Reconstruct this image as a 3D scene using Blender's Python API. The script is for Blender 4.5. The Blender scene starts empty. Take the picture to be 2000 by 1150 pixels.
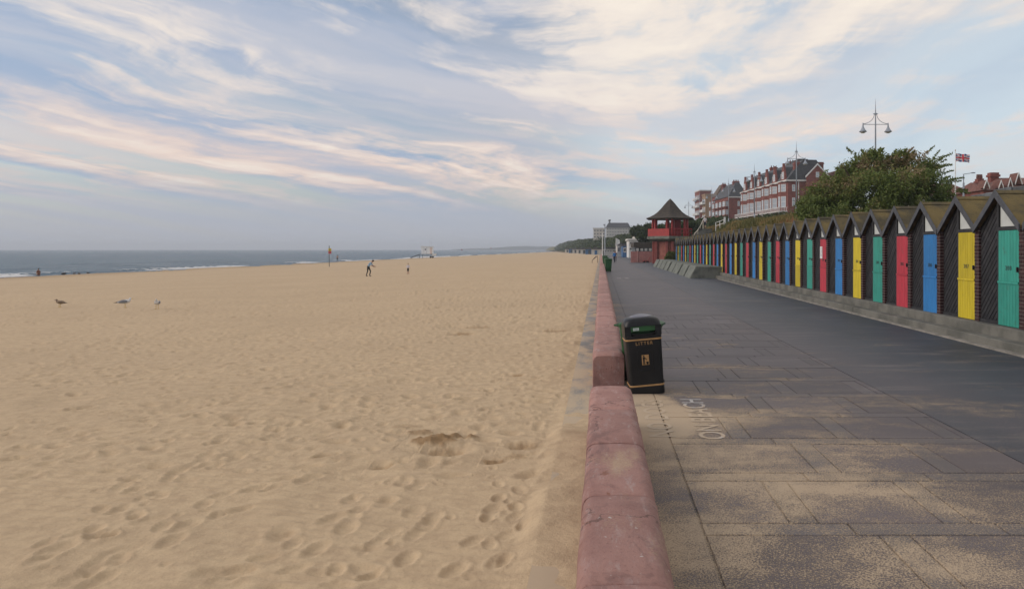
import bpy, bmesh, math, random
import numpy as np
from mathutils import Vector, Matrix
rnd = random.Random(7)
R = math.radians
scn = bpy.context.scene
col = scn.collection

# ------------------------------------------------------------------ camera, sky, sun, exposure
F = 1400.0                                   # focal length in photo pixels
H = 1.95                                     # eye height over the promenade
cam_d = bpy.data.cameras.new('camera'); cam = bpy.data.objects.new('camera', cam_d); col.objects.link(cam)
cam.location = (0, 0, H); cam.rotation_euler = (R(90), 0, 0)
cam_d.sensor_width = 36; cam_d.lens = 36*F/2000; cam_d.shift_x = -0.087; cam_d.shift_y = -0.044
cam_d.clip_start = 0.1; cam_d.clip_end = 30000
scn.camera = cam

SUN_EL, SUN_AZ = 30.0, -98.0                  # azimuth clockwise from the view direction (+Y): veiled sun over the sea, to the left
world = bpy.data.worlds.new('World'); scn.world = world; world.use_nodes = True
sun_d = bpy.data.lights.new('sun', 'SUN'); sun = bpy.data.objects.new('sun', sun_d); col.objects.link(sun)
sun_d.energy = 1.6; sun_d.angle = R(42); sun_d.color = (1.0, 0.88, 0.76)
sun.rotation_euler = (R(90-SUN_EL), 0, R(180-SUN_AZ))
scn.view_settings.view_transform = 'Standard'; scn.view_settings.look = 'None'
scn.view_settings.exposure = 0.22; scn.view_settings.gamma = 1.0; scn.view_settings.use_curve_mapping = False
scn.cycles.max_bounces = 6; scn.cycles.diffuse_bounces = 3; scn.cycles.glossy_bounces = 3
scn.cycles.transmission_bounces = 4; scn.cycles.volume_bounces = 0; scn.cycles.transparent_max_bounces = 6
scn.cycles.use_denoising = True

class NT:
    """small node-tree writer"""
    def __init__(s, tree): s.t = tree; s.n = tree.nodes; s.l = tree.links
    def node(s, kind, **kw):
        n = s.n.new(kind)
        for k, v in kw.items(): setattr(n, k, v)
        return n
    def put(s, sock, v):
        if hasattr(v, 'is_output'): s.l.new(v, sock)
        elif isinstance(v, (tuple, list)) and len(v) == 3 and sock.type == 'RGBA': sock.default_value = (*v, 1)
        else: sock.default_value = v
    def math(s, op, a, b=0.0, c=0.0, clamp=False):
        n = s.node('ShaderNodeMath', operation=op); n.use_clamp = clamp
        for i, v in enumerate((a, b, c)): s.put(n.inputs[i], v)
        return n.outputs[0]
    def vmath(s, op, a, b=(0, 0, 0)):
        n = s.node('ShaderNodeVectorMath', operation=op)
        s.put(n.inputs[0], a)
        if op == 'SCALE': s.put(n.inputs['Scale'], b)
        else: s.put(n.inputs[1], b)
        return n.outputs[0]
    def sep(s, v):
        n = s.node('ShaderNodeSeparateXYZ'); s.put(n.inputs[0], v); return n.outputs
    def comb(s, x, y, z):
        n = s.node('ShaderNodeCombineXYZ')
        for i, v in enumerate((x, y, z)): s.put(n.inputs[i], v)
        return n.outputs[0]
    def noise(s, vec, scale, detail=4, rough=.55, dist=0.0):
        n = s.node('ShaderNodeTexNoise'); s.put(n.inputs['Vector'], vec); s.put(n.inputs['Scale'], scale)
        n.inputs['Detail'].default_value = detail; n.inputs['Roughness'].default_value = rough; n.inputs['Distortion'].default_value = dist
        return n.outputs[0]
    def mix(s, f, a, b, blend='MIX'):
        n = s.node('ShaderNodeMix', data_type='RGBA', blend_type=blend)
        s.put(n.inputs[0], f); s.put(n.inputs[6], a); s.put(n.inputs[7], b)
        return n.outputs[2]
    def step(s, v, lo, hi, a=0.0, b=1.0):
        n = s.node('ShaderNodeMapRange', interpolation_type='SMOOTHSTEP')
        s.put(n.inputs[0], v)
        for i, q in enumerate((lo, hi, a, b)): s.put(n.inputs[i+1], q)
        return n.outputs[0]

def build_sky():
    t = world.node_tree
    for n in list(t.nodes): t.nodes.remove(n)
    w = NT(t)
    out = w.node('ShaderNodeOutputWorld'); bg = w.node('ShaderNodeBackground'); bg.inputs[1].default_value = 0.1
    w.l.new(bg.outputs[0], out.inputs[0])
    sky = w.node('ShaderNodeTexSky', sky_type='NISHITA'); sky.sun_disc = False
    sky.sun_elevation = R(SUN_EL); sky.sun_rotation = R(SUN_AZ); sky.altitude = 10; sky.air_density = 1.0; sky.dust_density = 1.2; sky.ozone_density = 1.5
    d = w.node('ShaderNodeTexCoord').outputs['Generated']
    x, y, z = w.sep(d)
    az = w.math('ARCTAN2', x, y); azc = w.math('MAXIMUM', w.math('MINIMUM', az, 1.1), -1.1)
    el = w.math('ARCSINE', w.math('MAXIMUM', z, 0.0))
    zc = w.math('ADD', w.math('MAXIMUM', z, 0.0), 0.10)
    p = w.comb(w.math('DIVIDE', x, zc), w.math('DIVIDE', y, zc), 0.0)   # the cloud deck as a flat sheet overhead
    # long streaks fan out to both sides of a point low over the promenade
    azf = w.math('SUBTRACT', azc, w.math('SUBTRACT', .30, w.math('MULTIPLY', w.math('MINIMUM', el, .5), 1.15)))
    fan = w.math('MULTIPLY', w.math('SQRT', w.math('ADD', w.math('MULTIPLY', azf, azf), .02)), .24)
    wv = w.math('SUBTRACT', w.noise(w.comb(w.math('MULTIPLY', az, 3.0), w.math('MULTIPLY', el, 6.0), 1.0), 1.0, 4, .5), .5)
    s = w.math('ADD', w.math('SUBTRACT', el, fan), w.math('MULTIPLY', wv, w.step(el, .05, .25, .04, .12)))
    B = w.math('MULTIPLY', w.math('LOGARITHM', w.math('MAXIMUM', w.math('ADD', s, .26), .03), 2.71828), 5.6)
    side = w.step(az, -.20, .12)
    def streak(fa, fb, seed, det=7, ro=.6, dist=.0):
        return w.noise(w.comb(w.math('MULTIPLY', az, fa), w.math('MULTIPLY', B, fb), seed), 1.0, det, ro, dist)
    high = w.step(el, .10, .30)
    # grey-violet sheets, mostly over the sea
    f_grey = w.step(streak(1.7, .80, 3.3, 5, .5), w.step(side, 0, 1, .34, .46), w.step(side, 0, 1, .58, .70))
    # cream streaks
    st = streak(2.3, 1.2, 23.9, 7, .58, .2)
    puff = w.noise(w.vmath('ADD', w.vmath('MULTIPLY', p, (1.0, .8, 1.0)), w.comb(w.math('MULTIPLY', wv, 1.2), 0.0, 0.0)), 2.7, 8, .62, .15)                                  # dappled cloudlets
    body = w.noise(w.comb(w.math('MULTIPLY', az, 1.6), w.math('MULTIPLY', s, 6.0), 41.0), 1.0, 4, .5)
    top_r = w.math('MULTIPLY', w.step(az, -.28, .02), w.step(w.math('SUBTRACT', el, w.math('MULTIPLY', w.math('MAXIMUM', azc, 0.0), .26)), .13, .24))
    cov = w.math('ADD', st, w.math('MULTIPLY', w.math('SUBTRACT', puff, .5), w.step(top_r, 0, 1, .75, 1.15)))
    cov = w.math('ADD', cov, w.math('MULTIPLY', top_r, .12))
    clear_r = w.math('MULTIPLY', w.step(az, .02, .2), w.math('SUBTRACT', 1.0, top_r))
    cov = w.math('ADD', w.math('SUBTRACT', cov, w.math('MULTIPLY', clear_r, .03)), w.math('MULTIPLY', w.math('MULTIPLY', w.step(el, .09, .22, 1, 0), w.math('SUBTRACT', 1.0, side)), .06))
    f_cream = w.step(cov, .43, .70)
    f_cream = w.math('MULTIPLY', f_cream, w.step(el, .03, .09))
    veil = w.mix(w.step(side, 0, 1, .06, .66), sky.outputs[0], VEIL)     # thin high veil, paler inland
    c = w.mix(w.math('MULTIPLY', f_grey, w.step(side, 0, 1, .80, .35)), veil, GREYC)
    cream = w.mix(w.step(el, .06, .26), CREAM_LOW, CREAM_HIGH)
    cream = w.mix(w.math('MULTIPLY', w.step(puff, .45, .70), .30), cream, GREYC)
    cream = w.mix(w.step(cov, .58, .82), cream, (8.5, 7.6, 6.6))
    c = w.mix(w.math('MULTIPLY', f_cream, .94), c, cream)
    # soft peach and lilac veils low over the sea
    sv = w.math('MULTIPLY', w.step(streak(1.25, .95, 55.5, 5, .5), .38, .66), w.math('MULTIPLY', w.step(el, .05, .13), w.step(el, .20, .42, 1, .15)))
    c = w.mix(w.math('MULTIPLY', sv, w.step(side, 0, 1, .58, .30)), c, w.mix(w.step(el, .08, .24), (7.0, 5.5, 4.9), (6.4, 6.0, 6.0)))
    # stratus bank lying on the horizon
    bank = streak(1.0, 1.0, 77.0, 5, .55)
    zz = w.math('ADD', el, w.math('MULTIPLY', w.math('SUBTRACT', bank, .5), .10))
    f_bank = w.step(zz, .01, w.step(side, 0, 1, .125, .105), 1.0, 0.0)
    c = w.mix(w.math('MULTIPLY', f_bank, .93), c, HORC)
    w.l.new(c, bg.inputs[0])
GREYC = (3.05, 3.85, 5.3); CREAM_LOW = (7.9, 6.0, 5.0); CREAM_HIGH = (7.9, 7.0, 6.2); HORC = (3.95, 4.1, 4.6); VEIL = (6.5, 7.2, 7.6)
build_sky()

# ------------------------------------------------------------------ materials
MATS = {}
def pmat(name, c1, c2=None, scale=6.0, rough=.75, bump=0.0, bscale=None, detail=5, stretch=(1, 1, 1), rnd_tint=0.0, metal=0.0, spec=.4, lo=.35, hi=.65, world=False):
    """two-tone procedural material with grain and relief"""
    if name in MATS: return MATS[name]
    m = bpy.data.materials.new(name); m.use_nodes = True; MATS[name] = m
    w = NT(m.node_tree); b = w.n['Principled BSDF']
    tc = w.node('ShaderNodeNewGeometry').outputs['Position'] if world else w.node('ShaderNodeTexCoord').outputs['Object']
    v = w.vmath('MULTIPLY', tc, stretch)
    n = w.noise(v, scale, detail, .6)
    c2 = c2 or tuple(k*.72 for k in c1)
    c = w.mix(w.step(n, lo, hi), c1, c2)
    if rnd_tint:
        oi = w.node('ShaderNodeObjectInfo').outputs['Random']
        c = w.mix(1.0, c, w.comb(*[w.math('ADD', w.math('MULTIPLY', oi, rnd_tint), 1-rnd_tint/2)]*3), 'MULTIPLY')
    w.l.new(c, b.inputs['Base Color']); b.inputs['Roughness'].default_value = rough; b.inputs['Metallic'].default_value = metal
    b.inputs['Specular IOR Level'].default_value = spec
    if bump:
        bn = w.node('ShaderNodeBump'); bn.inputs['Strength'].default_value = 1.0; bn.inputs['Distance'].default_value = bump
        w.l.new(w.noise(v, bscale or scale*4, 5, .6), bn.inputs['Height']); w.l.new(bn.outputs[0], b.inputs['Normal'])
    return m

def mat_sand():
    m = bpy.data.materials.new('sand'); m.use_nodes = True; w = NT(m.node_tree); b = w.n['Principled BSDF']
    pos = w.node('ShaderNodeNewGeometry').outputs['Position']
    damp = w.node('ShaderNodeAttribute', attribute_name='damp').outputs['Fac']
    big = w.noise(w.vmath('MULTIPLY', pos, (.25, .5, .5)), .5, 4)
    c = w.mix(w.step(big, .3, .7), (.530, .400, .256), (.482, .362, .233))
    c = w.mix(w.step(w.noise(pos, 7, 5, .65), .35, .7), c, (.42, .31, .20))
    c = w.mix(w.math('MULTIPLY', w.step(w.noise(pos, 90, 3, .7), .5, .72), .35), c, (.27, .19, .12))
    x, y, z = w.sep(pos)
    wetn = w.math('ADD', x, w.math('MULTIPLY', w.noise(w.vmath('MULTIPLY', pos, (1, .25, 1)), .25, 4), 12))
    wet = w.step(wetn, -69, -52, 1, 0)
    wet = w.math('MAXIMUM', wet, damp)
    c = w.mix(w.math('MULTIPLY', wet, .85), c, (.235, .145, .070))
    w.l.new(c, b.inputs['Base Color'])
    w.l.new(w.step(wetn, -67, -60, .35, .95), b.inputs['Roughness']); b.inputs['Specular IOR Level'].default_value = .2
    bn = w.node('ShaderNodeBump'); bn.inputs['Distance'].default_value = .012
    hgt = w.math('ADD', w.noise(pos, 22, 6, .65), w.math('MULTIPLY', w.noise(pos, 140, 2), .25))
    w.l.new(hgt, bn.inputs['Height']); w.l.new(bn.outputs[0], b.inputs['Normal'])
    return m

def drift_cover(w, pos):
    """how much blown sand lies on the paving (0..1): drifts near the wall, streaks further out"""
    x, y, z = w.sep(pos)
    n1 = w.noise(w.vmath('MULTIPLY', pos, (.50, 1.15, 1)), .85, 5, .58, .5)
    n2 = w.noise(w.comb(w.math('ADD', w.math('MULTIPLY', x, .55), w.math('MULTIPLY', y, .08)), w.math('MULTIPLY', y, 1.6), 2.0), 1.0, 5, .6)
    near = w.math('MULTIPLY', w.step(y, 5, 15, .66, .06), w.step(x, .5, 7.0, 1.0, .35))
    gut = w.math('MULTIPLY', w.step(x, .3, 1.15, 1, 0), w.step(y, 9, 40, .48, .16))
    far = w.math('MULTIPLY', w.step(n2, .55, .68), w.math('MULTIPLY', w.step(x, 1.5, 6, .62, 0), w.step(y, 8, 45, 1, .45)))
    dx = w.math('DIVIDE', w.math('SUBTRACT', x, .62), .55); dy = w.math('DIVIDE', w.math('SUBTRACT', y, 8.4), 1.5)
    blob = w.math('MULTIPLY', w.step(w.math('ADD', w.math('MULTIPLY', dx, dx), w.math('MULTIPLY', dy, dy)), .3, 1.4, 1, 0), .95)
    near = w.math('MAXIMUM', near, blob)
    cov = w.math('ADD', w.math('MAXIMUM', near, gut), w.math('MULTIPLY', w.math('SUBTRACT', n1, .5), 1.9))
    return w.math('MAXIMUM', cov, far)

def mat_paving(name, c1, c2, dark=False):
    m = bpy.data.materials.new(name); m.use_nodes = True; w = NT(m.node_tree); b = w.n['Principled BSDF']
    pos = w.node('ShaderNodeNewGeometry').outputs['Position']; x, y, z = w.sep(pos)
    base = w.mix(w.step(w.noise(w.vmath('MULTIPLY', pos, (.5, 1, 1)), .9, 5, .6), .35, .68), c1, c2)
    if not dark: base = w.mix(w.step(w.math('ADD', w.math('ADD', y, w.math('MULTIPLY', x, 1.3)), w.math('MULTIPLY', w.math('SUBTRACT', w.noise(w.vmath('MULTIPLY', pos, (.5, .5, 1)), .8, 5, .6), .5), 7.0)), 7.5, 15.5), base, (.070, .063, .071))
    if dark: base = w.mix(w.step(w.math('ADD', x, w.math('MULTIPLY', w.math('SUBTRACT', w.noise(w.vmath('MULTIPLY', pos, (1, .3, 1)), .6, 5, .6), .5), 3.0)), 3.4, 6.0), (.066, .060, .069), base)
    base = w.mix(w.math('MULTIPLY', w.step(w.noise(w.vmath('MULTIPLY', pos, (.8, .35, 1)), .35, 6, .65), .46, .66), .62), base, tuple(k*.5 for k in c1))
    base = w.mix(w.math('MULTIPLY', w.step(w.noise(w.vmath('MULTIPLY', pos, (.45, 2.2, 1)), 1.2, 6, .68), .52, .70), .42), base, (.21, .18, .165))
    base = w.mix(w.step(w.noise(pos, 45, 4, .7), .45, .7), base, tuple(k*.55 for k in c1))
    base = w.mix(w.math('MULTIPLY', w.step(w.noise(pos, 120, 2, .6), .58, .7), .5), base, (.22, .19, .18))
    oi = w.node('ShaderNodeObjectInfo').outputs['Random']
    base = w.mix(1.0, base, w.comb(*[w.math('ADD', w.math('MULTIPLY', oi, .3), .86)]*3), 'MULTIPLY')
    cov = drift_cover(w, pos)
    grain = w.noise(pos, 75, 4, .85); mid = w.noise(pos, 5, 5, .65)
    g = w.math('ADD', w.math('MULTIPLY', grain, .82), w.math('MULTIPLY', mid, .18))
    sand = w.step(w.math('ADD', cov, w.math('MULTIPLY', w.math('SUBTRACT', g, .5), 3.6)), .44, .66)
    sand = w.math('MULTIPLY', sand, w.step(cov, .0, .3))
    c = w.mix(w.math('MULTIPLY', sand, .9), base, (.45, .345, .235))
    w.l.new(c, b.inputs['Base Color']); w.l.new(w.step(sand, 0, 1, .58, .95), b.inputs['Roughness']); b.inputs['Specular IOR Level'].default_value = .4
    bn = w.node('ShaderNodeBump'); bn.inputs['Distance'].default_value = .006
    w.l.new(w.math('ADD', w.noise(pos, 55, 4, .7), w.math('MULTIPLY', sand, .4)), bn.inputs['Height']); w.l.new(bn.outputs[0], b.inputs['Normal'])
    return m

def mat_paint():
    """worn white road lettering, partly buried under the drift"""
    m = bpy.data.materials.new('road_paint'); m.use_nodes = True; w = NT(m.node_tree); b = w.n['Principled BSDF']
    pos = w.node('ShaderNodeNewGeometry').outputs['Position']
    g = w.math('ADD', w.math('MULTIPLY', w.noise(pos, 60, 4, .75), .6), w.math('MULTIPLY', w.noise(pos, 9, 4, .6), .4))
    c = w.mix(w.step(g, .42, .62), (.44, .43, .42), (.17, .15, .145))
    cov = drift_cover(w, pos)
    sand = w.step(w.math('ADD', cov, w.math('MULTIPLY', w.math('SUBTRACT', g, .5), 2.0)), .30, .60)
    c = w.mix(w.math('MULTIPLY', sand, .9), c, (.45, .345, .235))
    w.l.new(c, b.inputs['Base Color']); b.inputs['Roughness'].default_value = .8
    return m

def mat_wall():
    m = bpy.data.materials.new('pink_render'); m.use_nodes = True; w = NT(m.node_tree); b = w.n['Principled BSDF']
    pos = w.node('ShaderNodeNewGeometry').outputs['Position']; x, y, z = w.sep(pos)
    c = w.mix(w.step(w.noise(pos, 2.2, 6, .65), .32, .68), (.355, .198, .168), (.27, .142, .122))
    c = w.mix(w.step(w.noise(w.vmath('MULTIPLY', pos, (1, .4, 1)), 9, 5, .7), .52, .72), c, (.37, .245, .225))
    c = w.mix(w.math('MULTIPLY', w.step(w.noise(pos, 38, 3, .7), .55, .75), .6), c, (.17, .075, .065))
    c = w.mix(w.math('MULTIPLY', w.step(w.noise(w.vmath('MULTIPLY', pos, (2, 1, 2)), 5.3, 3, .7), .64, .72), .75), c, (.20, .075, .04))     # rust stains
    c = w.mix(w.math('MULTIPLY', w.step(w.noise(pos, 17, 2, .6), .70, .76), .7), c, (.60, .56, .54))                                         # droppings and chips
    c = w.mix(w.math('MULTIPLY', w.step(w.noise(w.vmath('MULTIPLY', pos, (1, .6, .5)), 3.4, 6, .7, .6), .50, .66), .55), c, (.155, .085, .078))       # grime
    c = w.mix(w.math('MULTIPLY', w.step(w.noise(w.vmath('MULTIPLY', pos, (1.6, .35, 1)), 6.5, 6, .75), .56, .70), .5), c, (.44, .37, .35))               # scuffs
    vo = w.node('ShaderNodeTexVoronoi', feature='DISTANCE_TO_EDGE'); w.put(vo.inputs['Vector'], w.vmath('ADD', pos, w.vmath('SCALE', w.comb(w.noise(pos, 5, 4), w.noise(pos, 6, 4), 0.0), .5))); vo.inputs['Scale'].default_value = .42
    c = w.mix(w.math('MULTIPLY', w.step(vo.outputs['Distance'], .001, .005, 1, 0), .6), c, (.06, .035, .03))                                                # hairline cracks
    sand = w.step(w.math('ADD', w.noise(w.vmath('MULTIPLY', pos, (.6, .22, 1)), 1.3, 4, .6), w.math('MULTIPLY', w.noise(pos, 60, 3), .12)), .70, .78)
    c = w.mix(w.math('MULTIPLY', sand, .8), c, (.44, .33, .21))
    oi = w.node('ShaderNodeObjectInfo').outputs['Random']
    c = w.mix(1.0, c, w.comb(*[w.math('ADD', w.math('MULTIPLY', oi, .28), .86)]*3), 'MULTIPLY')
    w.l.new(c, b.inputs['Base Color']); b.inputs['Roughness'].default_value = .78; b.inputs['Specular IOR Level'].default_value = .35
    bn = w.node('ShaderNodeBump'); bn.inputs['Distance'].default_value = .006
    w.l.new(w.math('ADD', w.noise(pos, 40, 5, .7), w.math('MULTIPLY', w.noise(pos, 6, 4), 1.2)), bn.inputs['Height']); w.l.new(bn.outputs[0], b.inputs['Normal'])
    return m

def mat_sea():
    m = bpy.data.materials.new('sea_water'); m.use_nodes = True; w = NT(m.node_tree); b = w.n['Principled BSDF']
    pos = w.node('ShaderNodeNewGeometry').outputs['Position']
    foam = w.node('ShaderNodeAttribute', attribute_name='foam').outputs['Fac']
    fn = w.noise(w.vmath('MULTIPLY', pos, (1, .35, 1)), 1.1, 5, .7)
    f = w.step(w.math('ADD', foam, w.math('MULTIPLY', w.math('SUBTRACT', fn, .5), .9)), .45, .62)
    c = w.mix(w.step(w.math('ADD', w.math('MULTIPLY', w.noise(w.vmath('MULTIPLY', pos, (.09, .012, 1)), 1.0, 6, .7), .6), w.math('MULTIPLY', w.noise(w.vmath('MULTIPLY', pos, (.015, .004, 1)), 1.0, 5, .65), .4)), .40, .60), (.014, .078, .130), (.040, .112, .160))
    c = w.mix(f, c, (.78, .78, .78))
    w.l.new(c, b.inputs['Base Color']); w.l.new(w.step(f, 0, 1, .22, .9), b.inputs['Roughness']); b.inputs['IOR'].default_value = 1.33; b.inputs['Specular IOR Level'].default_value = .30
    h = w.math('ADD', w.noise(w.vmath('MULTIPLY', pos, (.32, .16, 1)), 1.0, 6, .65), w.math('MULTIPLY', w.noise(w.vmath('MULTIPLY', pos, (.06, .02, 1)), 1.0, 3), 1.6))
    bn = w.node('ShaderNodeBump'); bn.inputs['Distance'].default_value = 4.5
    w.l.new(h, bn.inputs['Height']); w.l.new(bn.outputs[0], b.inputs['Normal'])
    return m

def mat_tint(name, attr, cols, rough=.7, trans=0.25):
    """foliage: a per-leaf value picks the leaf's own colour"""
    m = bpy.data.materials.new(name); m.use_nodes = True; w = NT(m.node_tree); b = w.n['Principled BSDF']
    a = w.node('ShaderNodeAttribute', attribute_name=attr).outputs['Fac']
    ramp = w.node('ShaderNodeValToRGB'); w.l.new(a, ramp.inputs[0])
    el = ramp.color_ramp.elements
    while len(el) < len(cols): el.new(.5)
    for i, (p_, c_) in enumerate(cols): el[i].position = p_; el[i].color = (*c_, 1)
    w.l.new(ramp.outputs[0], b.inputs['Base Color']); b.inputs['Roughness'].default_value = rough; b.inputs['Specular IOR Level'].default_value = .2
    tr = w.node('ShaderNodeBsdfTranslucent'); w.l.new(ramp.outputs[0], tr.inputs[0])
    ms = w.node('ShaderNodeMixShader'); ms.inputs[0].default_value = trans
    w.l.new(b.outputs[0], ms.inputs[1]); w.l.new(tr.outputs[0], ms.inputs[2]); w.l.new(ms.outputs[0], w.n['Material Output'].inputs[0])
    return m

# ------------------------------------------------------------------ mesh helpers
def prop(o, label=None, cat=None, group=None, kind=None):
    if label: o['label'] = label
    if cat: o['category'] = cat
    if group: o['group'] = group
    if kind: o['kind'] = kind
    return o
def empty(name, loc=(0, 0, 0), rz=0.0, label=None, cat=None, group=None):
    o = bpy.data.objects.new(name, None); col.objects.link(o); o.location = loc; o.rotation_euler = (0, 0, rz)
    o.empty_display_size = .2
    return prop(o, label, cat, group)
def link(name, me, parent=None, loc=None):
    o = bpy.data.objects.new(name, me); col.objects.link(o)
    if parent: o.parent = parent
    if loc is not None: o.location = loc
    return o
def mesh(name, v, f, mat=None, smooth=False):
    me = bpy.data.meshes.new(name); me.from_pydata([tuple(p) for p in v], [], f)
    if mat: me.materials.append(mat)
    me.update()
    if smooth: me.polygons.foreach_set('use_smooth', [True]*len(me.polygons))
    return me
def fast_mesh(name, v, quads, mat=None, attrs=None, smooth=False):
    me = bpy.data.meshes.new(name); v = np.asarray(v, np.float32); q = np.asarray(quads, np.int32); k = q.shape[1]
    me.vertices.add(len(v)); me.vertices.foreach_set('co', v.ravel())
    me.loops.add(q.size); me.loops.foreach_set('vertex_index', q.ravel())
    me.polygons.add(len(q)); me.polygons.foreach_set('loop_start', np.arange(0, q.size, k, dtype=np.int32))
    me.update(calc_edges=True)
    if smooth: me.polygons.foreach_set('use_smooth', np.ones(len(q), bool))
    for nm, a in (attrs or {}).items():
        at = me.attributes.new(nm, 'FLOAT', 'POINT'); at.data.foreach_set('value', np.asarray(a, np.float32))
    if mat: me.materials.append(mat)
    me.validate(); return me

class MB:
    def __init__(s): s.v = []; s.f = []; s.m = []; s.cur = 0
    def add(s, vs, fs):
        b = len(s.v); s.v += [tuple(p) for p in vs]; s.f += [tuple(i+b for i in q) for q in fs]; s.m += [s.cur]*len(fs); return s
    def box(s, x0, x1, y0, y1, z0, z1):
        x0, x1 = min(x0, x1), max(x0, x1); y0, y1 = min(y0, y1), max(y0, y1); z0, z1 = min(z0, z1), max(z0, z1)
        return s.add([(x0, y0, z0), (x1, y0, z0), (x1, y1, z0), (x0, y1, z0), (x0, y0, z1), (x1, y0, z1), (x1, y1, z1), (x0, y1, z1)],
                     [(0, 3, 2, 1), (4, 5, 6, 7), (0, 1, 5, 4), (1, 2, 6, 5), (2, 3, 7, 6), (3, 0, 4, 7)])
    def prism(s, a, b):
        """solid between two equal polygons"""
        n = len(a)
        return s.add(list(a)+list(b), [tuple(range(n))[::-1], tuple(range(n, 2*n))]+[(i, (i+1) % n, n+(i+1) % n, n+i) for i in range(n)])
    def loft(s, rings, cap=True):
        n = len(rings[0]); vs = [p for r in rings for p in r]; fs = []
        for k in range(len(rings)-1):
            for i in range(n): fs.append((k*n+i, k*n+(i+1) % n, (k+1)*n+(i+1) % n, (k+1)*n+i))
        if cap: fs += [tuple(range(n))[::-1], tuple(range((len(rings)-1)*n, len(rings)*n))]
        return s.add(vs, fs)
    def tube(s, pts, r, n=8, cap=True):
        pts = [Vector(p) for p in pts]; rr = r if isinstance(r, (list, tuple)) else [r]*len(pts); rings = []
        up = Vector((0, 0, 1)); prev = None
        for i, p in enumerate(pts):
            t = (pts[min(i+1, len(pts)-1)]-pts[max(i-1, 0)]).normalized()
            a = prev if prev is not None else (up if abs(t.z) < .9 else Vector((1, 0, 0)))
            b1 = (a-t*a.dot(t)).normalized(); b2 = t.cross(b1); prev = b1
            rings.append([p+(b1*math.cos(2*math.pi*k/n)+b2*math.sin(2*math.pi*k/n))*rr[i] for k in range(n)])
        return s.loft(rings, cap)
    def lathe(s, prof, c=(0, 0, 0), n=16):
        return s.loft([[(c[0]+r*math.cos(2*math.pi*k/n), c[1]+r*math.sin(2*math.pi*k/n), c[2]+z) for k in range(n)] for r, z in prof])
    def mesh(s, name, mats, smooth=False):
        me = mesh(name, s.v, s.f, None, smooth)
        for m in (mats if isinstance(mats, (list, tuple)) else [mats]): me.materials.append(m)
        if any(s.m): me.polygons.foreach_set('material_index', s.m)
        return me
    def build(s, name, mats, parent=None, smooth=False, loc=None): return link(name, s.mesh(name, mats, smooth), parent, loc)
def bevel(o, w=.01, seg=2, angle=40):
    b = o.modifiers.new('bevel', 'BEVEL'); b.width = w; b.segments = seg; b.limit_method = 'ANGLE'; b.angle_limit = R(angle); return o
def rrect(w, d, r, z, n=4, cx=0, cy=0):
    out = []
    for sx, sy, a0 in ((1, 1, 0), (-1, 1, 90), (-1, -1, 180), (1, -1, 270)):
        for k in range(n+1):
            a = R(a0+90*k/n); out.append((cx+sx*(w/2-r)+r*math.cos(a), cy+sy*(d/2-r)+r*math.sin(a), z))
    return out
def copy_tree(o, parent=None):
    c = o.copy(); col.objects.link(c); c.parent = parent
    for ch in o.children: copy_tree(ch, c)
    return c
_txt = {}
def text_mesh(body, size, mat, extrude=.002, align='CENTER', spacing=1.0, bold=0.0):
    cu = bpy.data.curves.new('lettering', 'FONT'); cu.body = body; cu.size = size; cu.extrude = extrude; cu.align_x = align; cu.align_y = 'CENTER'
    cu.space_character = spacing; cu.offset = bold; cu.resolution_u = 3
    o = bpy.data.objects.new('lettering', cu); col.objects.link(o)
    dg = bpy.context.evaluated_depsgraph_get(); me = bpy.data.meshes.new_from_object(o.evaluated_get(dg))
    bpy.data.objects.remove(o); bpy.data.curves.remove(cu); me.materials.clear(); me.materials.append(mat); return me

# value noise in numpy
_rs = np.random.RandomState(3); _tab = _rs.rand(256, 256)
def vnoise(x, y):
    xi = np.floor(x).astype(int); yi = np.floor(y).astype(int); fx = x-xi; fy = y-yi
    fx = fx*fx*(3-2*fx); fy = fy*fy*(3-2*fy)
    t = lambda a, b: _tab[a & 255, b & 255]
    return (t(xi, yi)*(1-fx)+t(xi+1, yi)*fx)*(1-fy)+(t(xi, yi+1)*(1-fx)+t(xi+1, yi+1)*fx)*fy
def fbm(x, y, o=4, g=.5):
    s = 0; a = 1; t = 0
    for k in range(o): s = s+a*vnoise(x*2**k+17.3*k, y*2**k+9.1*k); t += a; a *= g
    return s/t
def sst(v, lo, hi): t = np.clip((v-lo)/(hi-lo), 0, 1); return t*t*(3-2*t)
def px2(x, y, z=0.0):
    """ground point seen at photo pixel x, y (site survey only)"""
    Y = F*(H-z)/(y-487); return ((x-1174)*Y/F, Y)
def pxY(x, y, Y): return ((x-1174)*Y/F, Y, H+(487-y)*Y/F)

# ------------------------------------------------------------------ ground: beach, sea, promenade, bank
M_SAND = mat_sand()
def dents(X, Y, cell, size, depth, dens, seed, stretch=1.6, rim=.35):
    """one jittered footprint-like dent per cell"""
    rs = np.random.RandomState(seed); T = rs.rand(128, 128, 5); out = np.zeros_like(X)
    ci = np.floor(X/cell).astype(int); cj = np.floor(Y/cell).astype(int)
    for di in (-1, 0, 1):
        for dj in (-1, 0, 1):
            i = ci+di; j = cj+dj; t = T[i & 127, j & 127]
            cx = (i+t[..., 0])*cell; cy = (j+t[..., 1])*cell; a = t[..., 2]*6.283
            on = (t[..., 3] < dens)*(.45+.75*t[..., 4])
            dx = X-cx; dy = Y-cy; u = dx*np.cos(a)+dy*np.sin(a); v = -dx*np.sin(a)+dy*np.cos(a)
            r2 = (u/(size*stretch))**2+(v/size)**2
            out += on*depth*(-np.exp(-r2*2.2)+rim*np.exp(-((np.sqrt(r2)-1.15)/.38)**2))
    return out
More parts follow.
